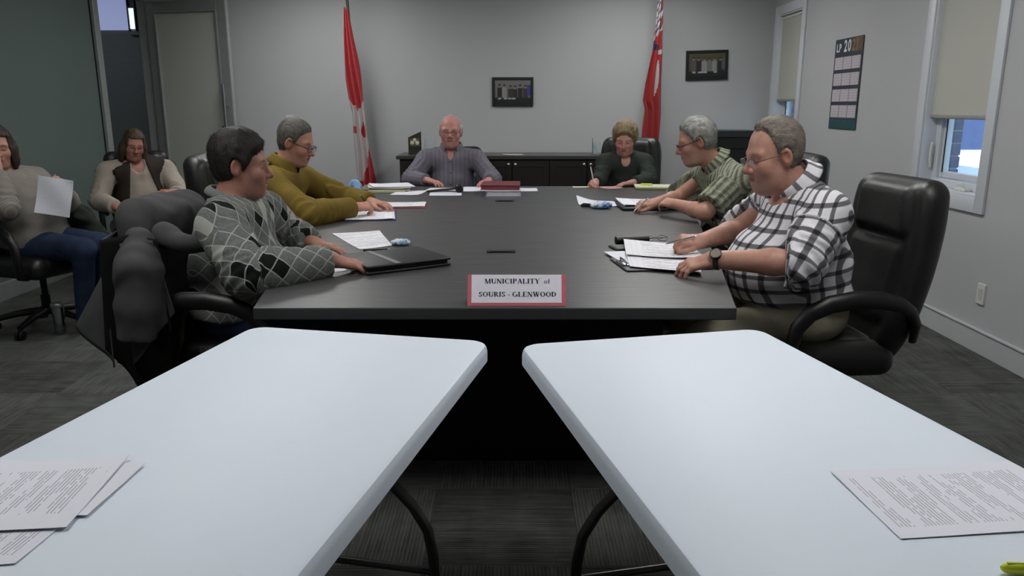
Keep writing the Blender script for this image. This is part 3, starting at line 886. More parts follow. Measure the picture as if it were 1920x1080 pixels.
def person(label, S):
    """S holds joints in world space; returns the root Empty of the figure"""
    fw = np.array([math.cos(R(S['yaw'])), math.sin(R(S['yaw'])), 0]); rt = np.array([fw[1], -fw[0], 0])
    P0 = np.array(S['pelvis'], float); N = np.array(S['neck'], float); H0 = np.array(S['head'], float)
    root = empty('person', (P0[0], P0[1], 0), 0, label, 'person', 'people at the meeting')
    inv = Matrix.Translation((-P0[0], -P0[1], 0))
    Bh = head_basis(S['hyaw'], S['hpitch'], S.get('hroll', 0)); hs = S.get('hs', 1.0); hw = S.get('hw', 1.0); ho = S.get('face', {})
    ax = unit(N - P0); sd = unit(rt - ax * np.dot(rt, ax)); ft = np.cross(ax, sd)
    TB = np.stack([sd, ft, ax], 1).astype(F32); L = np.linalg.norm(N - P0)
    g = S.get('girth', 1.0); bw = S.get('belly', (.17, .13, 0.0))
    shR, shL = [np.array(S[k], float) for k in ('shR', 'shL')]
    elR, elL, wrR, wrL = [np.array(S[k], float) for k in ('elR', 'elL', 'wrR', 'wrL')]
    arms = {'R': (shR, elR, wrR), 'L': (shL, elL, wrL)}
    ag = S.get('arm', 1.0)
    neck_top = H0 + Bh @ (np.array([0, -.022, -.055]) * hs)
    kn = S['knees']; an = S['ankles']; hips = [P0 + rt * .085, P0 - rt * .085]
    # ---- fields
    def torso(P, t=0.0):
        d = d_ell(P, P0 + ax * .02 * 1 + ft * .0, (.165 * g + t, .135 * g + t, .125 + t), TB)
        d = smin(d, d_ell(P, P0 + ax * L * .36 + ft * bw[2], (bw[0] + t, bw[1] + t, L * .40 + t), TB), .06)
        d = smin(d, d_ell(P, P0 + ax * L * .70 + ft * .005, (.160 * g + t, .112 * g + t, L * .30 + t), TB), .06)
        d = smin(d, d_cone(P, shR, shL, .060 * ag + t, .060 * ag + t), .06)
        mid = N - ax * .01 - ft * .01
        for s_ in (shR, shL): d = smin(d, d_cone(P, mid, s_, .046 + t * .6, .048 * ag + t), .05)
        return d
    def arm(P, k, t=0.0, sw=(.056, .044, .040, .028)):
        a, b, c = arms[k]
        d = d_cone(P, a, b, sw[0] * ag + t, sw[1] * ag + t)
        bulge = b + (c - b) * .3
        d = smin(d, d_cone(P, b, bulge, sw[2] * ag + t, sw[2] * 1.03 * ag + t), .02)
        return smin(d, d_cone(P, bulge, c, sw[2] * 1.03 * ag + t, sw[3] * ag + t), .02)
    hands = {}
    for k, sg in (('R', 1), ('L', -1)):
        hd = S['hand' + k]
        B = basis(hd['dir'], hd.get('up', (0, 0, 1)))
        hands[k] = (arms[k][2], B, hand_chain(sg, hd.get('curl', (12, 22, 14)), hd.get('spread', .10), hd.get('thumb', .6), S.get('hands', 1.0)))
    def hand(P, k):
        W0, B, caps = hands[k]
        q = ((P - V3(W0)) @ B).astype(F32); sc = S.get('hands', 1.0)
        d = d_rbox(q, (0, .050 * sc, -.001), (.037 * sc, .047 * sc, .0135 * sc), .0125 * sc)
        d = smin(d, d_cone(q, (0, -.02, 0), (0, .03 * sc, 0), .026 * sc * .95, .024 * sc), .02)
        for i, (a, b, ra, rb) in enumerate(caps):
            d = smin(d, d_cone(q, a, b, ra, rb), .006 if i % 4 else .008)
        return d
    def headf(P):
        q = ((P - V3(H0)) @ Bh / hs).astype(F32); q[:, 0] /= hw
        return head_sdf(q, ho) * hs
    def neckf(P):
        nr = S.get('neckr', .058)
        d = d_cone(P, N - ax * .06, neck_top, nr * 1.12, nr)
        return d
    def legs(P, t=0.0):
        d = None
        for h_, k_, a_ in zip(hips, kn, an):
            e = smin(d_cone(P, h_, k_, .088 * g + t, .058 + t), d_cone(P, k_, a_, .055 + t, .038 + t), .02)
            d = e if d is None else smin(d, e, .02)
        return d
    def skin_of(parts):
        def f(P):
            d = torso(P)
            if 'h' in parts: d = smin(d, smin(headf(P), neckf(P), .025), .03)
            elif 'c' in parts: d = smin(d, smin(d_sph(P, H0, .08), neckf(P), .025), .03)
            for k in 'RL':
                if k in parts: d = smin(smin(d, arm(P, k), .025), hand(P, k), .010)
                elif k.lower() in parts: d = smin(smin(d, arm(P, k), .025), d_cone(P, arms[k][2], arms[k][2] + hands[k][1] @ np.array([0, .06, 0]), .028, .025), .01)
            if 'g' in parts: d = smin(d, legs(P), .03)
            return d
        return f
    # ---- skin mesh: fine head and hands, coarse elsewhere, one object
    res = S.get('res', .0045)
    boxes = []
    hp = np.array([H0 + Bh @ (np.array(c) * hs) for c in [(x, y, z) for x in (-.11, .11) for y in (-.135, .15) for z in (-.15, .15)]])
    blo, bhi = hp.min(0), hp.max(0); blo[2] = min(blo[2], N[2] - .03)
    nlo = np.minimum(blo, N - .09); nhi = np.maximum(bhi, N + np.array([.09, .09, 0])); blo[:2] = nlo[:2]; bhi[:2] = nhi[:2]
    boxes.append((blo, bhi, res))
    for k in 'RL':
        W0, B, caps = hands[k]
        pts = [W0] + [W0 + B @ p for c in caps for p in (c[0], c[1])]
        a, b, c = arms[k]
        pts.append(c + (b - c) * min(.3, .06 / np.linalg.norm(b - c)))
        if S.get('short'): pts += [b, a + (b - a) * .5]
        pts = np.array(pts); boxes.append((pts.min(0) - .05 * (1.0 if S.get('short') else .6), pts.max(0) + .05 * (1.0 if S.get('short') else .6), min(res, .0045) if not S.get('farhand') else res))
    Vs, Qs = [], []; nv = 0
    allp = np.array([P0, N, H0, shR, shL, elR, elL, wrR, wrL, *kn, *an])
    V, Q = surface_nets(skin_of('crlg'), allp.min(0) - .22, allp.max(0) + .22, .020)
    cen = V[Q].mean(1); keep = np.ones(len(Q), bool)
    for lo, hi, _ in boxes: keep &= ~((cen > lo + .009).all(1) & (cen < hi - .009).all(1))
    Vs.append(V); Qs.append(Q[keep]); nv = len(V)
    for bi, (lo, hi, h) in enumerate(boxes):
        own = 'hRL'[bi]; parts = own
        for bj, (lo2, hi2, _) in enumerate(boxes):
            if bj != bi and (np.minimum(hi, hi2) > np.maximum(lo, lo2)).all(): parts += 'hRL'[bj]
        V, Q = surface_nets(skin_of(parts), lo, hi, h)
        if len(V) == 0: continue
        cen = V[Q].mean(1); keep = np.ones(len(Q), bool)
        for lo2, hi2, _ in boxes[:bi]: keep &= ~((cen > lo2).all(1) & (cen < hi2).all(1))
        Vs.append(V); Qs.append(Q[keep] + nv); nv += len(V)
    V = np.concatenate(Vs); Q = np.concatenate(Qs)
    used = np.zeros(len(V), bool); used[Q.ravel()] = True; remap = np.cumsum(used) - 1
    V = V[used]; Q = remap[Q]
    # colours of the skin itself
    q = (V - H0) @ Bh / hs; q[:, 0] /= hw; axq = np.abs(q[:, 0]); hd_ = np.linalg.norm(q - [0, 0, -.0], axis=1) < .17
    tone = np.array(lin(S.get('skin', '#b98a78'))); red = np.array(lin(S.get('skin_red', '#a8604f'))); C = np.tile(tone, (len(V), 1))
    def blend(m, c):
        m = np.clip(m, 0, 1)[:, None]; C[:] = C * (1 - m) + np.array(c) * m
    n_ = vnoise((V * 45).astype(F32)) * .5 + .5
    blend(n_ * .25, red)
    gs = lambda c, r: np.exp(-((((q - np.array(c)) / np.array(r)) ** 2).sum(1))) * hd_
    gsa = lambda c, r: np.exp(-(((np.stack([axq, q[:, 1], q[:, 2]], 1) - np.array(c)) / np.array(r)) ** 2).sum(1)) * hd_
    blend(gs((0, .11, -.03), (.02, .03, .02)) * .6, red); blend(gsa((.042, .075, -.03), (.022, .04, .022)) * .5, red); blend(gsa((.082, -.01, -.01), (.02, .03, .04)) * .5, red)
    st = S.get('stubble')
    if st: blend((np.clip((-.035 - q[:, 2]) / .02, 0, 1) * np.clip((q[:, 1] - .0) / .03, 0, 1) * hd_ * .35), lin(st))
    blend(((np.abs(q[:, 2] + .0665) < .0085) & (axq < .021) & (q[:, 1] > .08)) * hd_ * .65, lin(S.get('lips', '#8a4a44')))
    blend(((np.abs(q[:, 2] + .0667) < .002) & (axq < .022) & (q[:, 1] > .078)) * hd_ * .8, lin('#3a1a18'))
    br = np.exp(-((axq - .031) / .017) ** 4 - ((q[:, 2] - (.0225 - (axq - .031) * .1)) / max(.0045, res * 1.1)) ** 2) * (q[:, 1] > .04) * hd_
    blend(br * S.get('browk', .7), lin(S.get('brow', '#5a4a40')))
    blend(np.exp(-((axq - .031) / .013) ** 4 - ((q[:, 2] + .0055) / max(.0022, res * .62)) ** 2) * (q[:, 1] > .05) * hd_ * .85, lin('#20120f'))
    blend(gsa((.031, .08, -.002), (.018, .03, .012)) * .25, lin('#6b3a32'))
    Col = np.concatenate([C, np.ones((len(V), 1))], 1)
    body = np_mesh('body', V - [P0[0], P0[1], 0], Q, M_SKIN, root, {'Col': Col})
    # ---- clothing
    org = np.array([P0[0], P0[1], 0])
    def shirt_pat(V, sl):
        V = V.astype(F32)
        q = (V - V3(P0)) @ TB; r = S.get('patr', .19)
        u = np.sign(q[:, 0]) * (np.abs(q[:, 0]) + np.maximum(0, S.get('paty', .06) - q[:, 1])); v = q[:, 2]
        pat = np.stack([u, v, v * 0], 1)
        dt = torso(V)
        for k in 'RL':
            a, b, c = arms[k]
            da = arm(V, k) + .012
            m = da < dt
            e1 = unit(b - a); e2 = unit(c - b); l1 = np.linalg.norm(b - a)
            s1 = (V - V3(a)) @ V3(e1); s2 = (V - V3(b)) @ V3(e2)
            use2 = d_cone(V, b, c, .04, .03) < d_cone(V, a, b, .05, .042)
            s = np.where(use2, l1 + s2, s1)
            e = np.where(use2[:, None], e2, e1); o_ = np.where(use2[:, None], b, a)
            up = unit(np.cross(e1, e2) + 1e-3); w = V - o_; w = w - (w * e).sum(1)[:, None] * e
            side = np.cross(e, up)
            ang = np.arctan2((w * up).sum(1), (w * side).sum(1))
            pk = np.stack([ang * .062, -s, v * 0 + 1], 1)
            pat[m] = pk[m]
        return pat
    t = S.get('cloth_t', .014); sl = S.get('sleeve', .97)      # sleeve end as fraction of whole arm
    wr_amp = S.get('wrinkle', .006)
    hem = S.get('hem', P0[2] - .06)
    def cut_arm(P, k):
        a, b, c = arms[k]; l1 = np.linalg.norm(b - a); l2 = np.linalg.norm(c - b); tot = (l1 + l2) * sl
        if tot <= l1: e = unit(b - a); pt = a + e * tot
        else: e = unit(c - b); pt = b + e * (tot - l1)
        return (P - V3(pt)) @ V3(e)
    ncut = S.get('neckcut', .012)
    nkax = unit(neck_top - N)
    def shirt(P):
        lo = S.get('loose', 0)
        d = torso(P, t)
        if S.get('skirt', 1):
            d = smin(d, d_ell(P, P0 + ax * .03, (.175 * g + t * 1.5, .15 * g + t * 1.5, .14), TB), .04)
        nr_ = np.abs(d) < .06
        if nr_.any():
            Pn = P[nr_] @ TB
            wn = vnoise((Pn * V3(9, 9, 5)).astype(F32)); wn2 = vnoise((Pn * V3(16, 14, 24) + 7).astype(F32))
            d[nr_] += wr_amp * (np.abs(wn) * 1.6 - .5) + wr_amp * .6 * wn2
        for k in 'RL':
            a, b, c = arms[k]
            sw = S.get('sleeve_r', (.060, .052, .050, .038))
            e = arm(P, k, t, sw) if not S.get('short') else d_cone(P, a, b, sw[0] * ag + t, sw[1] * ag + t)
            e = smax(e, cut_arm(P, k), .006)
            l1 = np.linalg.norm(b - a); e1 = unit(b - a); e2 = unit(c - b)
            m_ = np.abs(e) < .06
            if m_.any():
                Pm = P[m_]; s1 = (Pm - V3(b)) @ V3(e1); s2 = (Pm - V3(b)) @ V3(e2)
                s = np.where(s2 > 0, s2, s1); nz = vnoise((Pm * 11).astype(F32))
                e[m_] += wr_amp * .9 * np.sin(s * 2 * math.pi / .042 + 4 * nz) * np.exp(-(s / .13) ** 2) + wr_amp * .6 * nz
            if S.get('cuff'):
                cu = cut_arm(P, k); e = e + .006 * np.clip((cu + .055) / .006, 0, 1) - .004 * np.sin(cu * 0)
            d = smin(d, e, .028)
        d = smax(d, hem - P[:, 2] + .01 * vnoise((P * 9).astype(F32)), .008)
        pl_ = (P - V3(N + nkax * (ncut + .035))) @ V3(nkax); w_ = P - V3(N); rr_ = np.sqrt(np.maximum(0, (w_ * w_).sum(1) - (w_ @ V3(nkax)) ** 2))
        d = smax(d, np.minimum(pl_, .125 - rr_), .006)
        if S.get('vneck'): d = smax(d, -d_ell(P, N + ft * .075 - ax * .02, (S['vneck'], .07, S['vneck'] * 1.3), TB), .006)
        # neck opening
        nc = d_cone(P, N - nkax * .03, neck_top, S.get('neckr', .058) + .008, S.get('neckr', .058) + .012)
        return smax(d, -nc, .006)
    ps = np.array([P0, N, shR, shL, elR, elL, wrR, wrL])
    cres = S.get('cres', .009)
    V, Q = surface_nets(shirt, ps.min(0) - .24, ps.max(0) + .16, cres)
    np_mesh(S['top_name'], V - org, Q, S['top_mat'], root, {'pat': shirt_pat(V, sl)})
    if 'vest' in S:
        def vest(P):
            d = torso(P, t + .014) + .003 * vnoise((P * 12).astype(F32))
            q = (P - V3(P0)) @ TB
            op = .055 + .10 * np.clip((L - q[:, 2]) / L, 0, 1)
            d = smax(d, np.minimum(op - np.abs(q[:, 0]), q[:, 1] + 1), .006) if False else smax(d, -np.maximum(np.abs(q[:, 0]) - op, -q[:, 1]), .006)
            for k in 'RL': d = smax(d, -(d_cone(P, arms[k][0] - ax * .0, arms[k][1], .092, .085)), .006)
            d = smax(d, hem - P[:, 2], .005)
            return smax(smax(d, (P - V3(N + nkax * .03)) @ V3(nkax), .006), -d_cone(P, N - nkax * .03, neck_top, .072, .078), .006)
        V, Q = surface_nets(vest, ps.min(0) - .2, ps.max(0) + .15, cres)
        np_mesh('vest', V - org, Q, S['vest'], root, {'pat': V * 0})
    def pants(P):
        d = smin(legs(P, .014), d_ell(P, P0, (.17 * g, .14 * g, .12), TB), .05)
        d = d + .006 * np.abs(vnoise((P * V3(14, 14, 14)).astype(F32)))
        d = smin(d, torso(P, .005), .03)
        return np.maximum(d, P[:, 2] - (P0[2] + .12))
    ps = np.array([P0, *kn, *an])
    V, Q = surface_nets(pants, ps.min(0) - .24, ps.max(0) + .16, S.get('pres', .014))
    np_mesh('trousers', V - org, Q, S['pants_mat'], root, {'pat': V * 0})
    for a_ in an:
        a_ = np.array(a_); f_ = unit([fw[0], fw[1], 0]); base = np.array([a_[0], a_[1], 0])
        def shoe(P):
            d = d_cone(P, base + [0, 0, .05], base + f_ * .15 + [0, 0, .035], .046, .040)
            d = smin(d, d_cone(P, base + [0, 0, .05], base + [0, 0, .10], .045, .045), .03)
            return smax(d, .002 - P[:, 2], .004)
        V, Q = surface_nets(shoe, base - .1, base + np.array([.25, .25, .18]) if False else base + .25, .012)
        if f_[0] < -.3 or f_[1] < -.3: V, Q = surface_nets(shoe, base - [.25, .25, .02], base + [.25, .25, .18], .012)
        np_mesh('shoe', V - org, Q, M_SHOE, root)
    # ---- hair
    if 'hair' in S:
        hr = S['hair']
        def hairf(P):
            q = ((P - V3(H0)) @ Bh / hs).astype(F32); q[:, 0] /= hw
            th = np.interp(q[:, 2], hr.get('tz', [-.1, .12]), hr.get('t', [.008, .012])).astype(F32)
            base = smin(cranium(q), d_ell(q, (0, -.02, -.02), (.066, .075, .08)), .03)
            if 'vol' in hr:
                axv = q.copy()
                for c, r_ in hr['vol']: base = smin(base, d_ell(axv, c, r_), .03)
            Lz = np.interp(q[:, 1], hr['ly'], hr['lz']).astype(F32) + hr.get('temple', 0) * np.clip((np.abs(q[:, 0]) - .025) / .03, 0, 1) * np.clip((q[:, 1] - .02) / .03, 0, 1)
            d = base - th * np.clip((q[:, 2] - Lz) / .035, .12, 1)
            st_ = vnoise((q * V3(hr.get('sf', (150, 25, 40)))).astype(F32)); st2 = vnoise((q * V3(60, 14, 22) + 5).astype(F32))
            d = d + hr.get('amp', .0022) * st_ + hr.get('amp', .0022) * 1.2 * st2
            d = smax(d, (Lz + .007 * st_ - q[:, 2]) * .75, .004)
            if 'bald' in hr:
                bz, by = hr['bald']
                m = np.minimum(q[:, 2] - bz, q[:, 1] - by) if not hr.get('fringe') else np.minimum(np.minimum(q[:, 2] - bz, q[:, 1] - by), hr['fringe'] - np.abs(q[:, 0]))
                d = smax(d, m + .003 * st_, .008)
            if 'face' in hr:
                fx, fy, fz = hr['face']
                m = np.minimum(np.minimum(fx + .15 * np.clip(.0 - q[:, 2], 0, .1) - np.abs(q[:, 0]), q[:, 1] - fy), fz - q[:, 2])
                d = smax(d, m, .006)
            if hr.get('ears', 1):
                aq = q.copy(); aq[:, 0] = np.abs(aq[:, 0])
                d = smax(d, -d_ell(aq, (.082, -.010, -.006), (.022, .024, .036)), .006)
            return d * hs
        e = hr.get('ext', .17)
        V, Q = surface_nets(hairf, H0 - e, H0 + e, hr.get('res', res * 1.1))
        V, Q = add_strands(V, Q, Bh, H0, hs, hr)
        np_mesh('hair', V - org, Q, hr['mat'], root, {'pat': (V - H0) @ Bh})
    root['_n'] = 0; del root['_n']
    S['_'] = dict(root=root, N=N, nkax=nkax, ft=ft, H0=H0, Bh=Bh, hs=hs, org=org, hands=hands, arms=arms, fw=fw)
    return root
M_SHOE = plain('black_shoe', '#121110', .45, var=.1)
M_KHAKI = plain_cloth('khaki_cloth', '#8f8a78', '#a39d8a')
M_DARKPANTS = plain_cloth('dark_trousers', '#15171c', '#1e2026')
M_DENIM = denim()

def local_collar(S, mat, **kw):
    i = S['_']; return collar(i['root'], i['N'] - i['org'] + i['nkax'] * kw.pop('up', .022), i['nkax'], i['ft'], mat, **kw)
def local_glasses(S, mat, **kw):
    i = S['_']; return glasses(i['root'], i['H0'] - i['org'], i['Bh'], i['hs'], mat, **kw)
M_GLDARK = plain('dark_spectacle_frame', '#1c1210', .3, .3, var=.05)
M_GLMETAL = plain('thin_metal_frame', '#3a2a20', .3, .5, var=.05)

def seated(yaw, pel, spread=.13, reach=.44, kz=.50):
    fw = np.array([math.cos(R(yaw)), math.sin(R(yaw)), 0]); rt = np.array([fw[1], -fw[0], 0]); p = np.array([pel[0], pel[1], 0])
    kn = [p + fw * reach + rt * spread + [0, 0, kz], p + fw * reach - rt * spread + [0, 0, kz]]
    an = [p + fw * (reach + .02) + rt * spread * 1.1 + [0, 0, .10], p + fw * (reach + .02) - rt * spread * 1.1 + [0, 0, .10]]
    return kn, an
PEOPLE = {}
def add(key, label, **S):
    if 'knees' not in S: S['knees'], S['ankles'] = seated(S['yaw'], S['pelvis'], reach=S.get('reach', .44))
    if 'shift' in S:
        sh = np.array(S['shift'], float)
        for k in ('pelvis', 'neck', 'head', 'shR', 'shL', 'elR', 'elL', 'wrR', 'wrL'): S[k] = tuple(np.array(S[k]) + sh)
        S['knees'] = [a + sh for a in S['knees']]; S['ankles'] = [a + sh for a in S['ankles']]
    PEOPLE[key] = S; person(label, S); return S

# --- man in the checked shirt (near side of the table by the windows)
M_CHECK = check_cloth()
S = add('RN', 'heavy grey haired man in black and white checked shirt reading at table',
    yaw=180, pelvis=(1.20, 3.10, .58), neck=(1.150, 3.10, 1.085), head=(1.028, 3.085, 1.216), hyaw=189, hpitch=14, hs=1.10, face=dict(fat=1.0, nose=1.05),
    shR=(1.15, 3.33, 1.005), shL=(1.17, 2.87, 1.005), elL=(1.045, 2.765, .845), wrL=(.765, 2.90, .832), elR=(1.02, 3.44, .86), wrR=(.815, 3.27, .84),
    handL=dict(dir=(-1, .10, -.28), up=(-.15, -.35, 1), curl=(22, 34, 20), spread=.16, thumb=.5), handR=dict(dir=(-1, -.12, .05), up=(.1, -.55, 1), curl=(48, 62, 40), thumb=.3),
    girth=1.22, belly=(.225, .235, .055), arm=1.18, neckr=.068, short=1, sleeve=.50, sleeve_r=(.066, .070, .05, .04), cloth_t=.016, wrinkle=.007, neckcut=-.02, hem=.635, patr=.24,
    res=.0036, cres=.008, skin='#bb8f7d', skin_red='#a46454', brow='#77695e', browk=.5, stubble='#8f7466',
    top_name='checked_shirt', top_mat=M_CHECK, pants_mat=M_KHAKI, pres=.010,
    hair=dict(mat=hair_mat('grey_brown_hair', '#5a524a', '#988c82'), temple=.032, ly=[-.13, -.03, -.012, .014, .022, .036, .055, .11], lz=[-.07, -.06, -.02, -.01, .045, .088, .106, .125], tz=[-.08, .02, .12], t=[.003, .006, .011], amp=.0016, strands=2400, flow=(0, -.8, -.35)))
local_collar(S, M_CHECK, r0=.082, hgt=.045, gap=24, point=.045)
local_glasses(S, M_GLMETAL, rim=.0011, rimless=True)
# --- man in the argyle sweater
M_ARG = argyle()
S = add('LN', 'dark haired man in grey argyle sweater with both hands on table',
    yaw=3, pelvis=(-1.13, 3.10, .57), neck=(-1.150, 3.13, 1.02), head=(-1.085, 3.14, 1.174), hyaw=10, hpitch=6, hs=1.02, face=dict(fat=.5, nose=1.05),
    shR=(-1.10, 2.90, .955), shL=(-1.09, 3.36, .955), elR=(-.965, 2.755, .80), wrR=(-.70, 2.965, .815), elL=(-1.0, 3.44, .82), wrL=(-.865, 3.315, .825),
    handR=dict(dir=(1, .22, -.22), up=(.2, -.1, 1), curl=(10, 20, 12), thumb=.6), handL=dict(dir=(1, -.12, -.2), up=(.2, .1, 1), curl=(8, 14, 10), thumb=.5),
    girth=1.10, belly=(.185, .185, .02), arm=1.08, neckr=.063, sleeve=.985, sleeve_r=(.066, .062, .060, .042), cloth_t=.020, wrinkle=.006, hem=.58, cuff=1, patr=.21, neckcut=.03,
    res=.0038, cres=.008, skin='#a67a69', skin_red='#93594b', brow='#2b2420', stubble='#5d463c',
    top_name='argyle_sweater', top_mat=M_ARG, pants_mat=M_DENIM,
    hair=dict(mat=hair_mat('dark_brown_hair', '#100e0b', '#35302a'), ly=[-.15, -.05, -.03, -.012, .02, .03, .045, .07, .11, .14], lz=[-.10, -.085, -.07, -.02, -.028, -.012, .03, .058, .068, .08], tz=[-.1, 0, .06, .13], t=[.012, .016, .018, .022], amp=.003, ext=.19, strands=2600, messy=.4, lift=.007, flow=(0, .15, -.7)))
def neckband(S, mat, r, rad, up=.03):
    i = S['_']; a = i['nkax']; fr = unit(i['ft'] - a * np.dot(i['ft'], a)); rt = np.cross(fr, a); c = i['N'] - i['org'] + a * up
    pts = [tuple(c + (fr * math.cos(2 * math.pi * k / 36) * 1.08 + rt * math.sin(2 * math.pi * k / 36)) * r - a * .018 * max(0, math.cos(2 * math.pi * k / 36))) for k in range(36)]
    return MB().tube(pts, rad, 10, closed=True, flat=(.7, 1.6)).build('neckband', mat, i['root'], 60)
neckband(S, plain('grey_ribbing', '#6a6c6b', .95, var=.15, scale=60), .083, .012)
# --- man in the mustard sweater
M_MUST = plain_cloth('mustard_knit', '#6e5a1f', '#7d6826', rib=.006)
S = add('LM', 'man in mustard sweater and glasses writing behind the argyle sweater man',
    yaw=-3, pelvis=(-1.47, 4.62, .57), neck=(-1.352, 4.60, 1.045), head=(-1.262, 4.60, 1.197), hyaw=-8, hpitch=20, hs=1.03, face=dict(fat=.2, nose=1.1),
    shR=(-1.36, 4.38, .965), shL=(-1.31, 4.83, .965), elR=(-1.13, 4.26, .815), wrR=(-.935, 4.55, .822), elL=(-1.06, 4.97, .82), wrL=(-.88, 4.83, .82),
    handR=dict(dir=(1, .45, .05), up=(0, -.5, 1), curl=(50, 60, 40), thumb=.3), handL=dict(dir=(1, -.4, -.1), curl=(12, 20, 14)),
    girth=1.02, belly=(.165, .145, .0), arm=1.02, sleeve=.975, sleeve_r=(.064, .058, .054, .040), cloth_t=.018, wrinkle=.007, neckcut=-.02, hem=.57,
    res=.0045, cres=.010, skin='#b98a78', skin_red='#a35f50', brow='#54483f', stubble='#86736a',
    top_name='mustard_sweater', top_mat=M_MUST, pants_mat=M_DARKPANTS,
    hair=dict(mat=hair_mat('short_grey_hair', '#3a3833', '#77746c'), ly=[-.13, -.03, -.012, .02, .03, .055, .075, .11], lz=[-.075, -.06, -.02, -.015, .03, .075, .09, .115], tz=[-.08, .02, .12], t=[.004, .007, .011], amp=.0016))
local_collar(S, M_MUST, r0=.072, hgt=.045, gap=22, point=.03)
local_glasses(S, M_GLDARK, rim=.0018)
# --- man at the head of the table
M_PIN = pinstripe()
S = add('FM', 'balding white haired man in grey striped shirt at the head of table',
    yaw=270, pelvis=(-.525, 6.92, .57), neck=(-.527, 6.83, 1.03), head=(-.528, 6.775, 1.192), hyaw=271, hpitch=3, hs=1.07, hw=1.1, face=dict(fat=.8, nose=1.1),
    shR=(-.745, 6.80, .955), shL=(-.31, 6.80, .955), elR=(-.865, 6.60, .80), wrR=(-.70, 6.44, .805), elL=(-.16, 6.60, .80), wrL=(-.195, 6.42, .805),
    handR=dict(dir=(.85, -.55, -.12), curl=(16, 26, 16), thumb=.6, spread=.16), handL=dict(dir=(-.45, -.9, -.12), curl=(20, 30, 18), thumb=.5),
    girth=1.12, belly=(.19, .18, .03), arm=1.0, neckr=.066, sleeve=.96, sleeve_r=(.064, .056, .050, .038), cloth_t=.016, wrinkle=.007, neckcut=.0, vneck=.030, hem=.57,
    res=.0042, cres=.010, skin='#bd8a80', skin_red='#a85e58', brow='#9a8a80', browk=.35,
    top_name='striped_shirt', top_mat=M_PIN, pants_mat=M_DARKPANTS,
    hair=dict(mat=hair_mat('white_hair', '#b0aca8', '#dedbd6'), ly=[-.13, -.03, -.012, .02, .03, .11], lz=[-.085, -.07, -.04, -.03, .12, .2], tz=[-.08, .02, .12], t=[.012, .015, .012], bald=(.055, -.06), amp=.002))
local_collar(S, M_PIN, r0=.078, hgt=.040, gap=30, point=.055, up=.024)
local_glasses(S, M_GLDARK, rim=.0016)
# --- writing woman
M_GREENK = plain_cloth('dark_green_knit', '#272c28', '#333934')
S = add('FW', 'short haired woman in dark green top writing beside the red flag',
    yaw=268, pelvis=(.98, 6.80, .57), neck=(.958, 6.66, 1.005), head=(.945, 6.58, 1.142), hyaw=256, hpitch=24, hs=1.04, hw=1.06, face=dict(fat=.3, nose=.85),
    shR=(.785, 6.62, .935), shL=(1.13, 6.64, .935), elR=(.73, 6.50, .80), wrR=(.685, 6.375, .80), elL=(1.14, 6.46, .80), wrL=(.99, 6.36, .795),
    handR=dict(dir=(-.3, -1, -.05), up=(.5, 0, 1), curl=(40, 55, 35), thumb=.3), handL=dict(dir=(-1, -.2, -.1), curl=(12, 20, 12)),
    girth=.98, belly=(.165, .15, .01), arm=.95, neckr=.052, sleeve=.96, sleeve_r=(.060, .054, .050, .038), cloth_t=.014, wrinkle=.006, hem=.57, vneck=.042, neckcut=.0, hands=.92,
    res=.0042, cres=.010, skin='#b98d80', skin_red='#a35f55', brow='#6b5a48', browk=.5,
    top_name='green_top', top_mat=M_GREENK, pants_mat=M_DARKPANTS,
    hair=dict(mat=hair_mat('dark_blond_hair', '#5b4c33', '#a89472'), ly=[-.15, -.05, -.02, .03, .05, .07, .09, .13], lz=[-.095, -.075, -.05, -.04, .01, .055, .065, .08], tz=[-.1, 0, .13], t=[.016, .024, .024], amp=.004, ears=0, temple=-.02, messy=.45, lift=.008, strands=1800, ext=.19))
# --- man in the green plaid shirt
M_PLAID = green_plaid()
S = add('RM', 'grey haired man in short sleeved green plaid shirt leaning over table',
    yaw=180, pelvis=(1.46, 4.70, .57), neck=(1.235, 4.69, 1.06), head=(1.095, 4.69, 1.198), hyaw=176, hpitch=17, hs=1.06, face=dict(fat=.3, nose=1.15),
    shR=(1.24, 4.92, .98), shL=(1.29, 4.47, .98), elL=(1.085, 4.33, .82), wrL=(.965, 4.56, .84), elR=(1.08, 5.0, .83), wrR=(.885, 4.78, .82),
    handL=dict(dir=(-.6, .8, .05), up=(-.4, -.3, 1), curl=(30, 45, 30), thumb=.4), handR=dict(dir=(-1, -.15, -.05), up=(0, -.4, 1), curl=(38, 50, 30), thumb=.3),
    girth=1.06, belly=(.18, .16, .01), arm=1.08, neckr=.06, short=1, sleeve=.46, sleeve_r=(.066, .072, .05, .04), cloth_t=.018, wrinkle=.008, neckcut=-.02, hem=.58, patr=.20,
    res=.0045, cres=.009, skin='#b58a78', skin_red='#a06252', brow='#8a8078', browk=.5, stubble='#9a8a82',
    top_name='plaid_shirt', top_mat=M_PLAID, pants_mat=M_DARKPANTS,
    hair=dict(mat=hair_mat('silver_hair', '#5f5f5b', '#b4b3ad'), ly=[-.15, -.05, -.03, -.012, .02, .035, .06, .08, .12], lz=[-.075, -.07, -.05, -.02, -.02, .03, .075, .09, .115], tz=[-.1, 0, .12], t=[.009, .012, .016], amp=.0035, ext=.18, strands=2200, messy=.5, lift=.008))
local_collar(S, M_PLAID, r0=.073, hgt=.040, gap=24, point=.04)
local_glasses(S, M_GLDARK, rim=.0019)
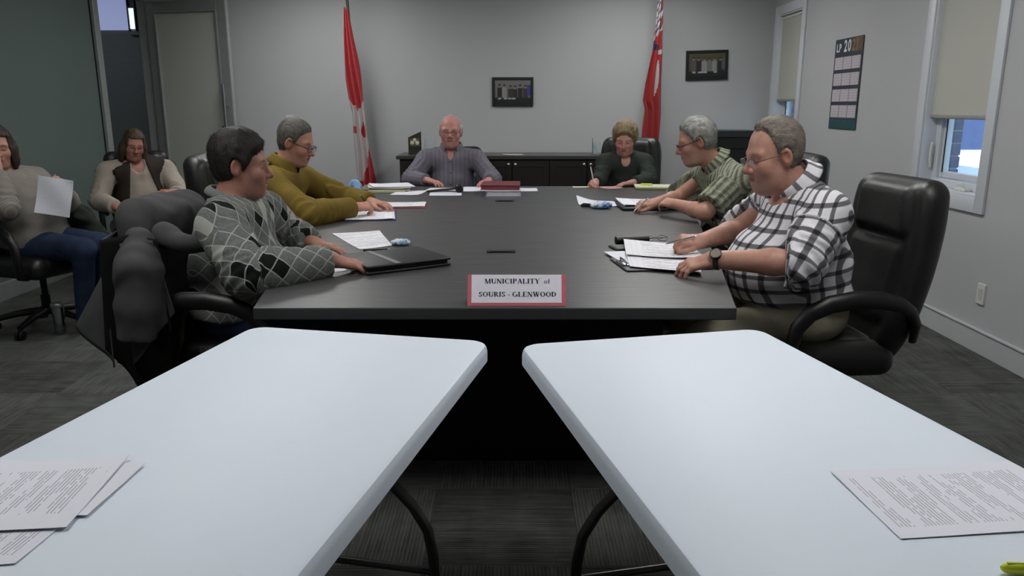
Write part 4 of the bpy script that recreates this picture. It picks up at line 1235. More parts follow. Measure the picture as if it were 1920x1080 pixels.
# --- woman in the vest by the open door
M_CREAM = plain_cloth('cream_knit', '#938a80', '#a49a8f')
M_VEST = plain_cloth('brown_vest', '#2b2522', '#373029')
S = add('VW', 'woman in brown vest over cream top seated by the open door',
    yaw=300, pelvis=(-3.0, 6.33, .55), neck=(-2.985, 6.22, .985), head=(-2.965, 6.16, 1.108), hyaw=305, hpitch=16, hroll=8, hs=.93, face=dict(fat=.6, nose=.9),
    shR=(-3.165, 6.10, .90), shL=(-2.81, 6.32, .90), elR=(-3.20, 5.98, .69), wrR=(-2.98, 5.82, .66), elL=(-2.63, 6.20, .70), wrL=(-2.62, 6.00, .755),
    handR=dict(dir=(.7, -.7, -.1), curl=(15, 25, 15)), handL=dict(dir=(-.5, -.6, .1), up=(.4, .0, 1), curl=(35, 45, 30)),
    girth=1.08, belly=(.185, .18, .02), arm=1.0, neckr=.054, sleeve=.94, sleeve_r=(.062, .056, .052, .040), cloth_t=.014, wrinkle=.006, hem=.55, vneck=.045, neckcut=-.01, hands=.92,
    res=.0055, cres=.011, skin='#a8796b', skin_red='#95564a', brow='#4a382c', browk=.5, vest=M_VEST,
    top_name='cream_top', top_mat=M_CREAM, pants_mat=M_DARKPANTS, farhand=1,
    hair=dict(mat=hair_mat('brown_long_hair', '#231b13', '#5c4a35'), ly=[-.2, .2], lz=[-.17, -.17], tz=[-.1, .12], t=[.010, .013], vol=[((.072, -.015, -.075), (.03, .05, .09)), ((-.072, -.015, -.075), (.03, .05, .09)), ((0, -.06, -.07), (.07, .05, .09))], face=(.056, .0, .075), ears=0, amp=.003, ext=.21))
local_glasses(S, M_GLMETAL, rim=.0012)
# --- woman at the left edge
M_GREYK = plain_cloth('grey_beige_knit', '#77726c', '#87827b', rib=.012)
S = add('EW', 'woman in grey knit top and jeans holding papers at the left edge',
    shift=(-.24, .38, 0), yaw=342, pelvis=(-2.76, 4.47, .56), neck=(-2.925, 4.47, 1.00), head=(-2.905, 4.41, 1.16), hyaw=305, hpitch=8, hs=1.0, face=dict(fat=.4, nose=.9),
    shR=(-2.97, 4.26, .94), shL=(-2.85, 4.66, .94), elL=(-2.62, 4.58, .79), wrL=(-2.52, 4.37, .885), elR=(-2.70, 4.09, .83), wrR=(-2.80, 4.215, 1.03),
    handL=dict(dir=(.35, -.4, .5), up=(.8, .3, .4), curl=(40, 45, 30)), handR=dict(dir=(-.25, .25, 1), up=(.5, -1, .2), curl=(40, 50, 30)),
    girth=1.12, belly=(.19, .19, .03), arm=1.05, neckr=.055, sleeve=.96, sleeve_r=(.062, .058, .054, .042), cloth_t=.016, wrinkle=.006, hem=.55,
    res=.0045, cres=.010, skin='#a87f70', skin_red='#95604f', brow='#3a2c24', browk=.6,
    knees=[np.array((-2.38, 4.28, .55)), np.array((-2.35, 4.42, .56))], ankles=[np.array((-2.46, 4.34, .10)), np.array((-2.40, 4.50, .10))],
    top_name='grey_knit_top', top_mat=M_GREYK, pants_mat=M_DENIM, pres=.011,
    hair=dict(mat=hair_mat('auburn_dark_hair', '#1c1512', '#3e302a'), ly=[-.2, .2], lz=[-.15, -.15], tz=[-.1, .12], t=[.010, .014], vol=[((.074, -.015, -.06), (.03, .055, .085)), ((-.074, -.015, -.06), (.03, .055, .085)), ((0, -.06, -.06), (.07, .05, .085))], face=(.058, .0, .075), ears=0, amp=.003, ext=.20))
# ------------------------------------------------------------------ paper goods
def paper_mat(name, text=.75, row=.0062, col='#dadbe4', rows2=False, ink='#4a4a52', thr=.40, grid=False):
    t = NT(name); pat = t.attr('pat').outputs['Vector']; x, y, z = t.sep(pat)
    ry = t.math('DIVIDE', y, row); rid = t.math('FLOOR', ry)
    inrow = t.math('LESS_THAN', t.math('FRACT', ry), .40)
    word = t.noise(t.comb(t.math('MULTIPLY', x, 60 if not grid else 40), t.math('MULTIPLY', rid, 7.3), 0), 1.0, 2)
    para = t.noise(t.comb(t.math('MULTIPLY', x, 5), t.math('MULTIPLY', rid, .21), 3), 1.0, 1)
    m = t.math('MULTIPLY', inrow, t.math('GREATER_THAN', word, thr)); m = t.math('MULTIPLY', m, t.math('GREATER_THAN', para, .46))
    mg = t.math('MULTIPLY', t.math('LESS_THAN', t.math('ABSOLUTE', x), .083), t.math('LESS_THAN', z, .5))
    m = t.math('MULTIPLY', m, mg)
    if grid:
        gl = t.math('MAXIMUM', bandmask(t, x, .024, .0012), bandmask(t, y, .010, .0010))
        m = t.math('MAXIMUM', m, t.math('MULTIPLY', gl, .5))
    fuzz = t.noise(pat, 300, 2)
    c = t.mix(t.math('MULTIPLY', m, .62 * text), t.mix(fuzz, lin(col), tuple(min(1, v * 1.04) for v in lin(col))), lin(ink))
    return t.set(c, .8, spec=.2)
M_PAPER = paper_mat('printed_page'); M_PBLANK = paper_mat('blank_page', 0.0); M_PTABLE = paper_mat('tabulated_page', .8, .010, '#e2e1e6', grid=True)
M_PINKP = paper_mat('pink_page', .4, .009, '#c79a9e'); M_GREYP = paper_mat('grey_page', 0, .009, '#6f716d'); M_CREAMP = paper_mat('cream_page', 0, .009, '#c9c7ae')

def sheet(name, label, cor, z, mat, curl=.004, parent=None, thick=.0007, cat='paper', group='papers on the tables', n=10, wob=.0015, seed=0, ink_to=1.0):
    """cor: four world xy corners, order: bottom left, bottom right, top right, top left of the page"""
    c = np.array(cor, float); o = c.mean(0); W_ = np.linalg.norm(c[1] - c[0]); H_ = np.linalg.norm(c[3] - c[0])
    V, P, Q = [], [], []
    rs = np.random.RandomState(seed + 11)
    ph = rs.rand(4) * 6
    for j in range(n + 1):
        for i in range(n + 1):
            s, t = i / n, j / n
            p = (c[0] * (1 - s) + c[1] * s) * (1 - t) + (c[3] * (1 - s) + c[2] * s) * t - o
            e = (abs(s - .5) * abs(t - .5) * 4) ** 2 * (1 if (s > .5) == (ph[2] > 3) else .3)
            zz = curl * e * (.6 + .4 * math.sin(ph[0] + 3 * s + 2 * t)) + wob * (1 + math.sin(ph[1] + 4 * s + 5 * t)) * .5
            V.append((p[0], p[1], zz)); P.append(((s - .5) * W_, (t - .5) * H_, 0 if abs(t - .5) < .44 and t > .5 - ink_to * .5 else 1))
    for j in range(n):
        for i in range(n):
            a = j * (n + 1) + i; Q.append((a, a + 1, a + n + 2, a + n + 1))
    ob = np_mesh(name, np.array(V), np.array(Q), mat, parent, {'pat': np.array(P)}, False)
    md = ob.modifiers.new('thick', 'SOLIDIFY'); md.thickness = thick; md.offset = 1
    ob.location = (o[0], o[1], z)
    if parent is None: tag(ob, label, cat, group)
    return ob
def rect(cx, cy, w, h, a):
    c, s = math.cos(R(a)), math.sin(R(a))
    return [(cx + x * c - y * s, cy + x * s + y * c) for x, y in ((-w / 2, -h / 2), (w / 2, -h / 2), (w / 2, h / 2), (-w / 2, h / 2))]
ZW, ZT = .7405, .7605
# folding tables
sheet('paper_sheet', 'lowest printed page of the stack on the left folding table', [(-.735, 1.02), (-.72, 1.235), (-1.0, 1.20), (-1.01, .99)], ZW, M_PAPER, .002, seed=1)
sheet('paper_sheet', 'middle page sticking out of the stack on the left folding table', [(-.700, 1.155), (-.693, 1.345), (-.97, 1.36), (-.98, 1.15)], ZW + .0022, M_PBLANK, .002, seed=2)
sheet('paper_sheet', 'top printed page of the stack on the left folding table', [(-.712, 1.115), (-.735, 1.372), (-1.03, 1.335), (-1.01, 1.085)], ZW + .005, M_PAPER, .003, seed=3)
sheet('paper_sheet', 'single printed page lying on the right folding table', [(.590, 1.315), (.608, 1.088), (.96, 1.125), (.945, 1.357)], ZW + .0005, M_PAPER, .003, seed=4)
hi_ = empty('highlighter', (.79, .992, ZW + .0095), R(-4), 'yellow highlighter pen on the right folding table', 'pen')
M_YEL = plain('yellow_plastic', '#b9c41f', .35, var=.04); Mx = Matrix.Rotation(R(90), 4, 'Y')
MB().lathe([(.003, -.082), (.0065, -.078), (.0085, -.062), (.009, -.02), (.009, .05), (.008, .053)], 16, M=Mx).build('cap_and_barrel', M_YEL, hi_, 40)
MB().box((-.075, -.002, .006), (-.035, .002, .0095), .001).build('clip', M_YEL, hi_)

# tent sign
def ring_arc(bm, cx, cy, rx, ry, a0, a1, w, z, thin=.45, n=14):
    pr = None
    for k in range(n + 1):
        a = R(a0 + (a1 - a0) * k / n); c, s = math.cos(a), math.sin(a)
        ww = w * (thin + (1 - thin) * abs(c))
        o = bm.verts.new((cx + rx * c, cy + ry * s, z)); i = bm.verts.new((cx + (rx - ww) * c, cy + (ry - w * thin) * s, z))
        if pr: bm.faces.new((pr[0], o, i, pr[1]))
        pr = (o, i)
def stroke(bm, x0, y0, x1, y1, w, z):
    vs = [bm.verts.new(p) for p in ((x0 - w / 2, y0, z), (x0 + w / 2, y0, z), (x1 + w / 2, y1, z), (x1 - w / 2, y1, z))]; bm.faces.new(vs)
def hbar(bm, x0, x1, y, h, z):
    vs = [bm.verts.new(p) for p in ((x0, y, z), (x1, y, z), (x1, y + h, z), (x0, y + h, z))]; bm.faces.new(vs)
def serif_text(bm, text, x, y, h, z):
    """bold serif lettering built from strokes; returns end x"""
    T, t, sf, st = .21, .085, .05, .055
    def P(v): return v * h
    def stem(cx, w=T, y0=0, y1=1, f0=1, f1=1):
        stroke(bm, x + P(cx), y + P(y0), x + P(cx), y + P(y1), P(w), z)
        if f0: hbar(bm, x + P(cx - w / 2 - sf), x + P(cx + w / 2 + sf), y + P(y0), P(st), z)
        if f1: hbar(bm, x + P(cx - w / 2 - sf), x + P(cx + w / 2 + sf), y + P(y1 - st), P(st), z)
    def diag(x0, y0, x1, y1, w): stroke(bm, x + P(x0), y + P(y0), x + P(x1), y + P(y1), P(w), z)
    def arc(cx, cy, rx, ry, a0, a1, w=T): ring_arc(bm, x + P(cx), y + P(cy), P(rx), P(ry), a0, a1, P(w), z)
    def bar(x0, x1, yy, hh=st * 1.2): hbar(bm, x + P(x0), x + P(x1), y + P(yy), P(hh), z)
    for ch in text:
        w = .4
        if ch == 'M': stem(.14, t); stem(.84); diag(.18, 1, .48, 0, T); diag(.80, 1, .48, 0, t); w = 1.02
        elif ch == 'U': stem(.16, T, .3, 1, 0); stem(.66, t, .3, 1, 0); arc(.40, .32, .325, .34, 180, 360); w = .82
        elif ch == 'N': stem(.12, t); stem(.68, t); diag(.14, 1, .66, 0, T); w = .82
        elif ch == 'I': stem(.17); w = .38
        elif ch == 'C': arc(.42, .5, .39, .51, 50, 315); stem(.74, t * .8, .66, .96, 0, 0); w = .82
        elif ch == 'P': stem(.16); arc(.30, .74, .34, .26, -90, 90); bar(.16, .32, .955); bar(.16, .32, .48); w = .70
        elif ch == 'A': diag(.12, 0, .40, 1, t); diag(.66, 0, .38, 1, T); bar(.22, .6, .32); bar(.02, .24, 0); bar(.52, .80, 0); w = .80
        elif ch == 'L': stem(.16); bar(.16, .64, 0); stem(.62, t, 0, .26, 0, 0); w = .70
        elif ch == 'T': stem(.36, T, 0, 1, 1, 0); bar(.03, .69, .95); stem(.055, t, .74, 1, 0, 0); stem(.665, t, .74, 1, 0, 0); w = .74
        elif ch == 'Y': stem(.40, T, 0, .5, 1, 0); diag(.14, 1, .40, .42, T); diag(.68, 1, .42, .42, t); bar(.0, .28, .955); bar(.56, .80, .955); w = .80
        elif ch == 'S': arc(.29, .735, .25, .265, 20, 270); arc(.29, .265, .25, .265, -160, 90); stem(.50, t, .7, .95, 0, 0); stem(.06, t, .05, .3, 0, 0); w = .60
        elif ch == 'O': arc(.42, .5, .40, .51, 0, 360); w = .86
        elif ch == 'R': stem(.16); arc(.30, .75, .32, .25, -90, 90); bar(.16, .32, .955); bar(.16, .34, .5); diag(.66, 0, .38, .5, T); bar(.56, .78, 0); w = .78
        elif ch == 'G': arc(.42, .5, .40, .51, 50, 330); stem(.70, T, .05, .42, 0, 0); bar(.54, .84, .40); w = .88
        elif ch == 'E': stem(.16); bar(.16, .62, .95); bar(.16, .62, 0); bar(.16, .48, .47); stem(.60, t, .76, 1, 0, 0); stem(.62, t, 0, .25, 0, 0); w = .70
        elif ch == 'W': diag(.14, 1, .34, 0, T); diag(.56, 1, .34, 0, t); diag(.54, 1, .74, 0, T); diag(.96, 1, .76, 0, t); bar(.0, .26, .955); bar(.42, .66, .955); bar(.84, 1.08, .955); w = 1.10
        elif ch == 'D': stem(.16); arc(.28, .5, .46, .5, -90, 90); bar(.16, .3, .955); bar(.16, .3, 0); w = .82
        elif ch == 'o': arc(.25, .32, .24, .33, 0, 360, .13); w = .55
        elif ch == 'f': stem(.17, .12, 0, .78, 1, 0); arc(.29, .76, .18, .24, 60, 180, .12); bar(.02, .36, .58); w = .38
        elif ch == '-': bar(.04, .34, .30, .11); w = .40
        elif ch == ' ': w = .28
        x += P(w + .03)
    return x
sg = empty('tent_sign', (.016, 2.470, ZT), 0, 'white and red tent sign reading MUNICIPALITY of SOURIS - GLENWOOD', 'sign')
M_REDC = plain('red_card', '#cc6c76', .6, var=.04); M_WHC = plain('white_card', '#f2eff7', .7, var=.02); M_INK = plain('black_ink', '#26222c', .8, var=.05)
TL = Matrix.Rotation(R(90 - 22), 4, 'X')          # card leans back
SW, SHH = .163, .104
MB().box((-SW, 0, -.001), (SW, SHH, 0), M=TL).build('red_card', M_REDC, sg)
MB().box((-SW, 0, -.001), (SW, SHH, 0), M=Matrix.Translation((0, .0775, 0)) @ Matrix.Rotation(R(90 + 22), 4, 'X')).build('back_flap', M_REDC, sg)
MB().box((-SW + .013, .010, .0002), (SW - .015, SHH, .0008), M=TL).build('white_panel', M_WHC, sg)
def fit_text(s, xc, width, y, h):
    p = MB(); e = serif_text(p.bm, s, 0, 0, h, 0); p.bm.free(); k = width / e; x = 0.0
    for ch in s:
        q = MB(); x2 = serif_text(q.bm, ch, x, y, h, .0012)
        if ch == ' ': q.bm.free(); x = x2; continue
        for v in q.bm.verts: v.co = TL @ Vector((xc + v.co.x * k - width / 2, v.co.y, v.co.z))
        q.build('letter', M_INK, sg); x = x2
fit_text('MUNICIPALITY  of', .002, .218, .074, .0165); fit_text('SOURIS - GLENWOOD', .003, .258, .030, .0165)

# black portfolio by the argyle sweater
M_BLKLEA = plain('black_vinyl', '#161617', .5, var=.12, scale=40, bump=.3)
M_BLKLEA2 = plain('black_vinyl_edge', '#0b0b0c', .55, var=.1)
pf = empty('portfolio', (-.49, 3.165, ZT), R(33), 'thick black zip portfolio with a grey strap on the table', 'portfolio')
def lid_box(lo, hi, nm, m, par, rz=0, bev=.012): return MB().box(lo, hi, bev, 3).build(nm, m, par, 40)
lid_box((-.185, -.155, 0), (.185, .155, .012), 'back_cover', M_BLKLEA2, pf)
lid_box((-.175, -.145, .012), (.175, .145, .024), 'contents', plain('portfolio_filler', '#202022', .7), pf)
o = lid_box((-.185, -.155, .024), (.185, .155, .036), 'front_cover', M_BLKLEA, pf)
o = MB().box((-.065, -.156, .0362), (-.040, .155, .0375), .0005, 1).build('strap', plain('grey_webbing', '#77777a', .7), pf)
MB().tube([(-.187, .10, .018), (-.20, .09, .014), (-.20, .06, .012), (-.187, .05, .018)], .004, 8).build('ring_tab', M_STEEL, pf, 40)
sheet('paper_sheet', 'printed page under the argyle sweater man\'s hands', [(-.70, 3.50), (-.565, 3.60), (-.70, 4.05), (-.93, 3.95)], ZT, M_PTABLE, .003, seed=5)
sheet('paper_sheet', 'white page edge poking out from under the argyle sleeve', [(-.80, 2.93), (-.66, 3.03), (-.70, 3.13), (-.84, 3.05)], ZT, M_PBLANK, .001, seed=6, wob=.0005)
def crumpled(name, label, loc, rad, col1, col2, seed, cat='mask', flat=.5):
    rs = np.random.RandomState(seed)
    def f(P):
        d = d_ell(P, (0, 0, rad[2] * .8), rad)
        n = vnoise((P * V3(55, 55, 55) + seed * 3).astype(F32)); n2 = vnoise((P * V3(110, 110, 110) + seed).astype(F32))
        d = (d + .012 * np.abs(n) + .005 * n2) * .7
        return smax(d, .0006 - P[:, 2], .002)
    t = NT(name + '_mat'); co = t.coord()
    m = t.set(t.mix(t.ramp(t.noise(co, 18, 2), .45, .55), lin(col1), lin(col2)), .8, spec=.2)
    V, Q = surface_nets(f, (-rad[0] - .02, -rad[1] - .02, -.004), (rad[0] + .02, rad[1] + .02, rad[2] * 2 + .02), .004)
    o = np_mesh(name, V, Q, m); o.location = loc
    return tag(o, label, cat)
crumpled('face_mask', 'small crumpled blue and white mask beside the portfolio', (-.527, 3.62, ZT), (.050, .035, .018), '#c9ced8', '#86a9c2', 5)
pn = empty('pen', (-.615, 3.46, ZT + .006), R(14), 'black pen beside the argyle sweater man\'s fingers', 'pen')
MB().tube([(-.06, 0, 0), (.05, 0, 0)], .005, 10).build('barrel', M_BLACKPL, pn, 40); MB().lathe([(.005, 0), (.003, .008), (.001, .013)], 10, M=Matrix.Translation((.05, 0, 0)) @ Matrix.Rotation(R(90), 4, 'Y')).build('tip', M_STEEL, pn, 40)

# blue binder with papers
def binder(name, label, cx, cy, w, h, a, col, n, seed, pm=M_PTABLE, cat='binder', lift=.0, cov=.004, off=(0, 0)):
    b = empty(name, (cx, cy, ZT), R(a), label, cat)
    MB().box((-w / 2, -h / 2, 0), (w / 2, h / 2, cov), .002, 2).build('cover', plain(name + '_cover', col, .5, var=.06), b)
    for k in range(n):
        rs = np.random.RandomState(seed + k); dx, dy = (rs.rand(2) - .5) * .012
        q = rect(dx + off[0], dy + off[1], w - .025, h - .025, (rs.rand() - .5) * 3)
        o = sheet('page', None, q, 0, pm, .004, b, seed=seed + k); o.location.z = cov + .0005 + k * .0032
    return b
binder('binder', 'open blue binder with a white page in front of the mustard sweater', -.845, 4.62, .30, .42, 8, '#1c2350', 2, 20)
binder('folder', 'white report in a red cover beyond the blue binder', -.745, 5.10, .36, .26, 3, '#9c2f3c', 3, 30)
sheet('paper_sheet', 'loose page behind the blue binder beside the red report', rect(-.93, 5.20, .22, .28, 40), ZT, M_PAPER, .004, seed=7)

# cup shaped mask on papers and the folder stack at the far left corner
sheet('paper_sheet', 'white page under the blue cup shaped mask', rect(-1.20, 6.05, .30, .22, 5), ZT, M_PBLANK, .004, seed=8)
cm = empty('face_mask', (-1.22, 6.02, ZT + .004), R(20), 'blue cup shaped mask standing on papers at the table corner', 'mask')
def cup_f(P):
    d = d_ell(P, (0, 0, .0), (.062, .050, .088)); d2 = d_ell(P, (0, 0, -.004), (.058, .046, .084))
    return smax(smax(d, -d2, .002), .001 - P[:, 2], .002) + .002 * vnoise((P * 40).astype(F32))
sdf_obj('mask_shell', cup_f, (-.08, -.07, -.006), (.08, .07, .10), .0045, plain('pale_blue_mask', '#7fa6cc', .8, var=.08, scale=15), cm)
MB().tube([(-.060, 0, .012), (-.085, -.01, .006), (-.10, .0, .004), (-.085, .02, .006), (-.058, .012, .02)], .0022, 6).build('ear_loop', M_PBLANK, cm, 40)
for k, (dx, dy, a, m, lb) in enumerate([(0, 0, 10, M_CREAMP, 'lowest cream folder of the pile by the blue mask'), (.02, .02, 16, M_CREAMP, 'second cream folder of the pile by the blue mask'), (-.01, .04, 6, M_GREYP, 'grey folder in the middle of the pile by the blue mask'), (.03, .05, 12, M_CREAMP, 'upper cream folder of the pile by the blue mask'), (.05, .06, 18, M_PBLANK, 'white page on top of the pile by the blue mask')]):
    sheet('file_folder', lb, rect(-1.0 + dx, 6.06 + dy, .32, .30, a), ZT + .001 + k * .008, m, .008, seed=40 + k, thick=.005, cat='folder', group='pile of folders')
sheet('paper_sheet', 'white page between the folder pile and the gavel', rect(-.785, 5.90, .216, .30, -8), ZT, M_PBLANK, .004, seed=9)
# gavel
sheet('paper_sheet', 'printed page under the wooden gavel', rect(-.50, 5.83, .24, .24, 4), ZT, M_PAPER, .002, seed=10)
sheet('paper_sheet', 'page under the right hand of the man at the head of the table', rect(-.53, 6.16, .28, .20, -6), ZT, M_PAPER, .003, seed=12)
gv = empty('gavel', (-.405, 5.93, ZT + .030), R(6), 'dark wooden gavel lying on a page before the chairman', 'gavel')
M_GAV = plain('dark_wood', '#2a1d17', .35, var=.2, scale=20)
MB().lathe([(.024, -.045), (.030, -.040), (.030, -.028), (.025, -.022), (.025, .022), (.030, .028), (.030, .040), (.024, .045)], 20, M=Matrix.Rotation(R(90), 4, 'X')).build('head', plain('gavel_head', '#17120f', .35, var=.2), gv, 40)
MB().tube([(-.02, 0, 0), (-.12, 0, -.008), (-.20, 0, -.016), (-.245, 0, -.019)], [.007, .009, .010, .008], 12).build('handle', M_GAV, gv, 40)
sheet('paper_sheet', 'bright white page to the right of the gavel head', rect(-.285, 6.18, .20, .34, 2), ZT, M_PBLANK, .003, seed=13)
# red book on a grey binder
gb = empty('binder', (-.07, 5.84, ZT), R(2), 'pale grey binder under a dark red book', 'binder')
MB().box((-.13, -.19, 0), (.13, .19, .004), .002).box((-.13, -.19, .036), (.13, .19, .040), .002).box((.126, -.19, 0), (.13, .19, .04), .001).build('cover', plain('grey_binder', '#a6a4ac', .5, var=.05), gb)
MB().box((-.12, -.185, .004), (.125, .18, .036)).build('page_block', plain('page_edges', '#b9b8bf', .8, var=.08, scale=200), gb)
rb = empty('book', (-.085, 5.90, ZT + .0405), R(-2), 'dark red book lying on the grey binder', 'book')
M_RBK = plain('burgundy_cover', '#6d2c33', .5, var=.06)
MB().box((-.145, -.17, 0), (.145, .17, .004), .0015).box((-.145, -.17, .030), (.145, .17, .034), .0015).box((.141, -.17, 0), (.145, .17, .034), .001).build('cover', M_RBK, rb)
MB().box((-.138, -.164, .004), (.141, .164, .030)).build('page_block', plain('red_page_edges', '#75363c', .8, var=.08, scale=200), rb)
sheet('paper_sheet', 'white page to the right of the dark red book', rect(.10, 6.13, .20, .24, 0), ZT, M_PBLANK, .003, seed=14)
# far right corner
sheet('paper_sheet', 'pink page beside the writing woman\'s hand', rect(.80, 6.30, .17, .18, 6), ZT, M_PINKP, .012, seed=15)
sheet('paper_sheet', 'cream strip of paper left of the writing hand', rect(.58, 6.34, .17, .10, 0), ZT, M_CREAMP, .002, seed=16)
np_ = empty('notepad', (1.13, 6.20, ZT), R(-5), 'cream notepad stack with a yellow note at the far table corner', 'notepad')
MB().box((-.15, -.12, 0), (.15, .12, .016), .002).build('pad', plain('olive_pad_edge', '#6f7050', .8, var=.2, scale=90), np_)
MB().box((-.148, -.118, .0162), (.148, .118, .026), .001).build('top_pages', plain('cream_pad', '#c6c8ad', .8), np_)
MB().box((-.095, .01, .0262), (-.005, .10, .034), .001).build('yellow_note', plain('yellow_note', '#b9c23c', .8), np_)
sheet('paper_sheet', 'white page at the far corner beyond the plaid shirt', rect(1.28, 6.22, .26, .20, 4), ZT, M_PBLANK, .012, seed=17)
# crumpled papers and portfolio before the plaid shirt
sheet('paper_sheet', 'curled white page left of the black portfolio by the plaid shirt', rect(.60, 5.16, .30, .22, 8), ZT + .002, M_PAPER, .045, seed=18, wob=.016)
crumpled('face_mask', 'crumpled blue mask on the curled page by the plaid shirt', (.575, 4.98, ZT), (.075, .055, .026), '#c3cbdb', '#5d7ea6', 9)
bp = empty('portfolio', (.875, 5.06, ZT), R(2), 'open black portfolio with white pages before the plaid shirt man', 'portfolio')
lid_box((-.185, -.20, 0), (.185, .20, .022), 'cover', M_BLKLEA, bp)
MB().box((-.05, -.202, .004), (.10, -.199, .016), .001).build('label_strip', plain('grey_strip', '#4c4f50', .5), bp)
for k in range(2):
    o = sheet('page', None, rect(.0, .01, .33, .34, k * 3 - 1), 0, M_PAPER, .02, bp, seed=50 + k, wob=.006); o.location.z = .0225 + k * .006
# clipboard and papers by the checked shirt
cb = empty('clipboard', (.625, 3.16, ZT + .001), R(-82), 'dark clipboard with a metal clip before the checked shirt man', 'clipboard')
M_CLIPB = plain('clipboard_dark', '#2b2c2c', .45, var=.08)
MB().box((-.13, -.19, 0), (.13, .19, .006), .003).build('board', M_CLIPB, cb)
k_ = MB().box((-.05, -.185, .006), (.05, -.150, .012), .003); k_.tube([(-.045, -.165, .014), (-.03, -.17, .026), (.03, -.17, .026), (.045, -.165, .014)], .004, 8)
k_.build('metal_clip', M_STEEL, cb, 40)
sheet('paper_sheet', 'white page with a blue edge under the clipboard papers', rect(.535, 3.29, .20, .26, 12), ZT + .0075, M_PBLANK, .003, seed=60)
sheet('paper_sheet', 'lower tabulated page on the clipboard', [(.475, 3.055), (.735, 2.93), (.78, 3.20), (.50, 3.33)], ZT + .012, M_PTABLE, .004, seed=61)
sheet('paper_sheet', 'raised tabulated page between the hands of the checked shirt man', [(.49, 3.26), (.80, 3.16), (.83, 3.52), (.53, 3.63)], ZT + .020, M_PTABLE, .010, seed=62, wob=.006)
pc = empty('pen_case', (.575, 3.66, ZT + .019), R(12), 'black cylindrical case above the clipboard papers', 'case')
MB().lathe([(.010, -.085), (.019, -.082), (.020, -.06), (.0195, .06), (.019, .082), (.010, .085)], 18, M=Matrix.Rotation(R(90), 4, 'Y')).build('barrel', M_BLACKPL, pc, 40)
MB().lathe([(.0205, -.045), (.0205, -.035)], 18, M=Matrix.Rotation(R(90), 4, 'Y')).build('band', M_BLACKMET, pc, 40)
fb = empty('folder', (.56, 3.54, ZT + .0), R(12), 'thin black folder below the black case', 'folder')
MB().box((-.10, -.055, 0), (.12, .055, .008), .003).build('cover', M_BLKLEA2, fb)
MB().box((-.09, -.05, .0082), (.11, .05, .010), .001).build('inner_page', M_GREYP, fb)
sp = empty('spectacles', (.70, 3.72, ZT + .004), R(10), 'folded spectacles lying above the clipboard papers', 'spectacles')
for s in (-1, 1):
    MB().tube([(s * .034 + .026 * math.cos(2 * math.pi * k / 18), .0 + .018 * math.sin(2 * math.pi * k / 18), .012 + .010 * math.sin(2 * math.pi * k / 18)) for k in range(18)], .0016, 6, closed=True).build('rim', M_GLDARK, sp, 60)
    MB().tube([(s * .062, .006, .014), (s * .055, .03, .008), (-s * .05, .04, .004)], .0016, 6).build('temple', M_GLDARK, sp, 60)
MB().tube([(-.008, 0, .016), (0, .002, .019), (.008, 0, .016)], .0016, 6).build('bridge', M_GLDARK, sp, 60)

# things held or worn
def pen_at(label, p, q, m, r=.0042):
    e = empty('pen', p, 0, label, 'pen'); d = Vector(q) - Vector(p)
    MB().tube([(0, 0, 0), d * .12, d], [r * .35, r, r], 10).build('barrel', m, e, 40); MB().tube([d * .98, d * 1.04], [r, r * .7], 10).build('end_cap', M_STEEL, e, 40)
pen_at('white pen held upright by the writing woman', (.668, 6.285, .768), (.640, 6.34, .92), M_OFFWHITE, .005)
pen_at('silver pen in the plaid shirt man\'s fingers', (.735, 4.70, .772), (.83, 4.74, .85), M_STEEL)
pen_at('pen between the fingers of the mustard sweater man', (-.845, 4.70, .765), (-.90, 4.60, .885), M_BLACKPL)
pen_at('slim pen in the raised hand of the checked shirt man', (.655, 3.25, .83), (.775, 3.235, .865), M_STEEL)
i = PEOPLE['RN']['_']; a, b, c = i['arms']['L']; ax_ = unit(c - b); wp = c - ax_ * .018
zb = unit(np.array([-.1, -.75, .65])); zb = unit(zb - ax_ * np.dot(zb, ax_)); yb = np.cross(zb, ax_)
Wm = Matrix([[yb[0], ax_[0], zb[0], wp[0] - i['org'][0]], [yb[1], ax_[1], zb[1], wp[1] - i['org'][1]], [yb[2], ax_[2], zb[2], wp[2]], [0, 0, 0, 1]])
wt = MB()
for k in range(28):
    pass
ringp = [Wm @ Vector((.037 * math.cos(2 * math.pi * k / 28), 0, .036 * math.sin(2 * math.pi * k / 28))) for k in range(28)]
wt.tube(ringp, .011, 8, closed=True, flat=(1, .3))
wt = wt.build('wristwatch', plain('watch_band', '#2c2a26', .5), i['root'], 60)
MB().lathe([(.014, .034), (.022, .035), (.023, .044), (.020, .046)], 24, M=Wm).build('watch_case', M_BLACKMET, wt, 40)
MB().lathe([(.019, .0462), (.0188, .0466)], 24, M=Wm).build('watch_dial', plain('watch_dial', '#8b8375', .3), wt, 40)
# papers of the woman at the left edge
hp_ = sheet('paper_sheet', 'white pages held by the woman at the left edge', [(-.075, -.115), (.075, -.115), (.075, .115), (-.075, .115)], 0, M_PBLANK, .01, seed=70, wob=.006, group='held papers')
hp_.location = (-2.69, 4.55, .885); hp_.rotation_euler = (R(82), R(10), R(6)); hp_.scale = (1.3, .95, 1)
tb = empty('tablet', (-2.60, 5.93, .735), R(20), 'dark tablet held by the woman in the vest', 'tablet')
MB().box((-.10, -.075, 0), (.10, .075, .010), .004).build('case', M_BLACKPL, tb); MB().box((-.09, -.065, .0102), (.09, .065, .011)).build('screen', plain('grey_screen', '#5c5d5a', .25), tb)

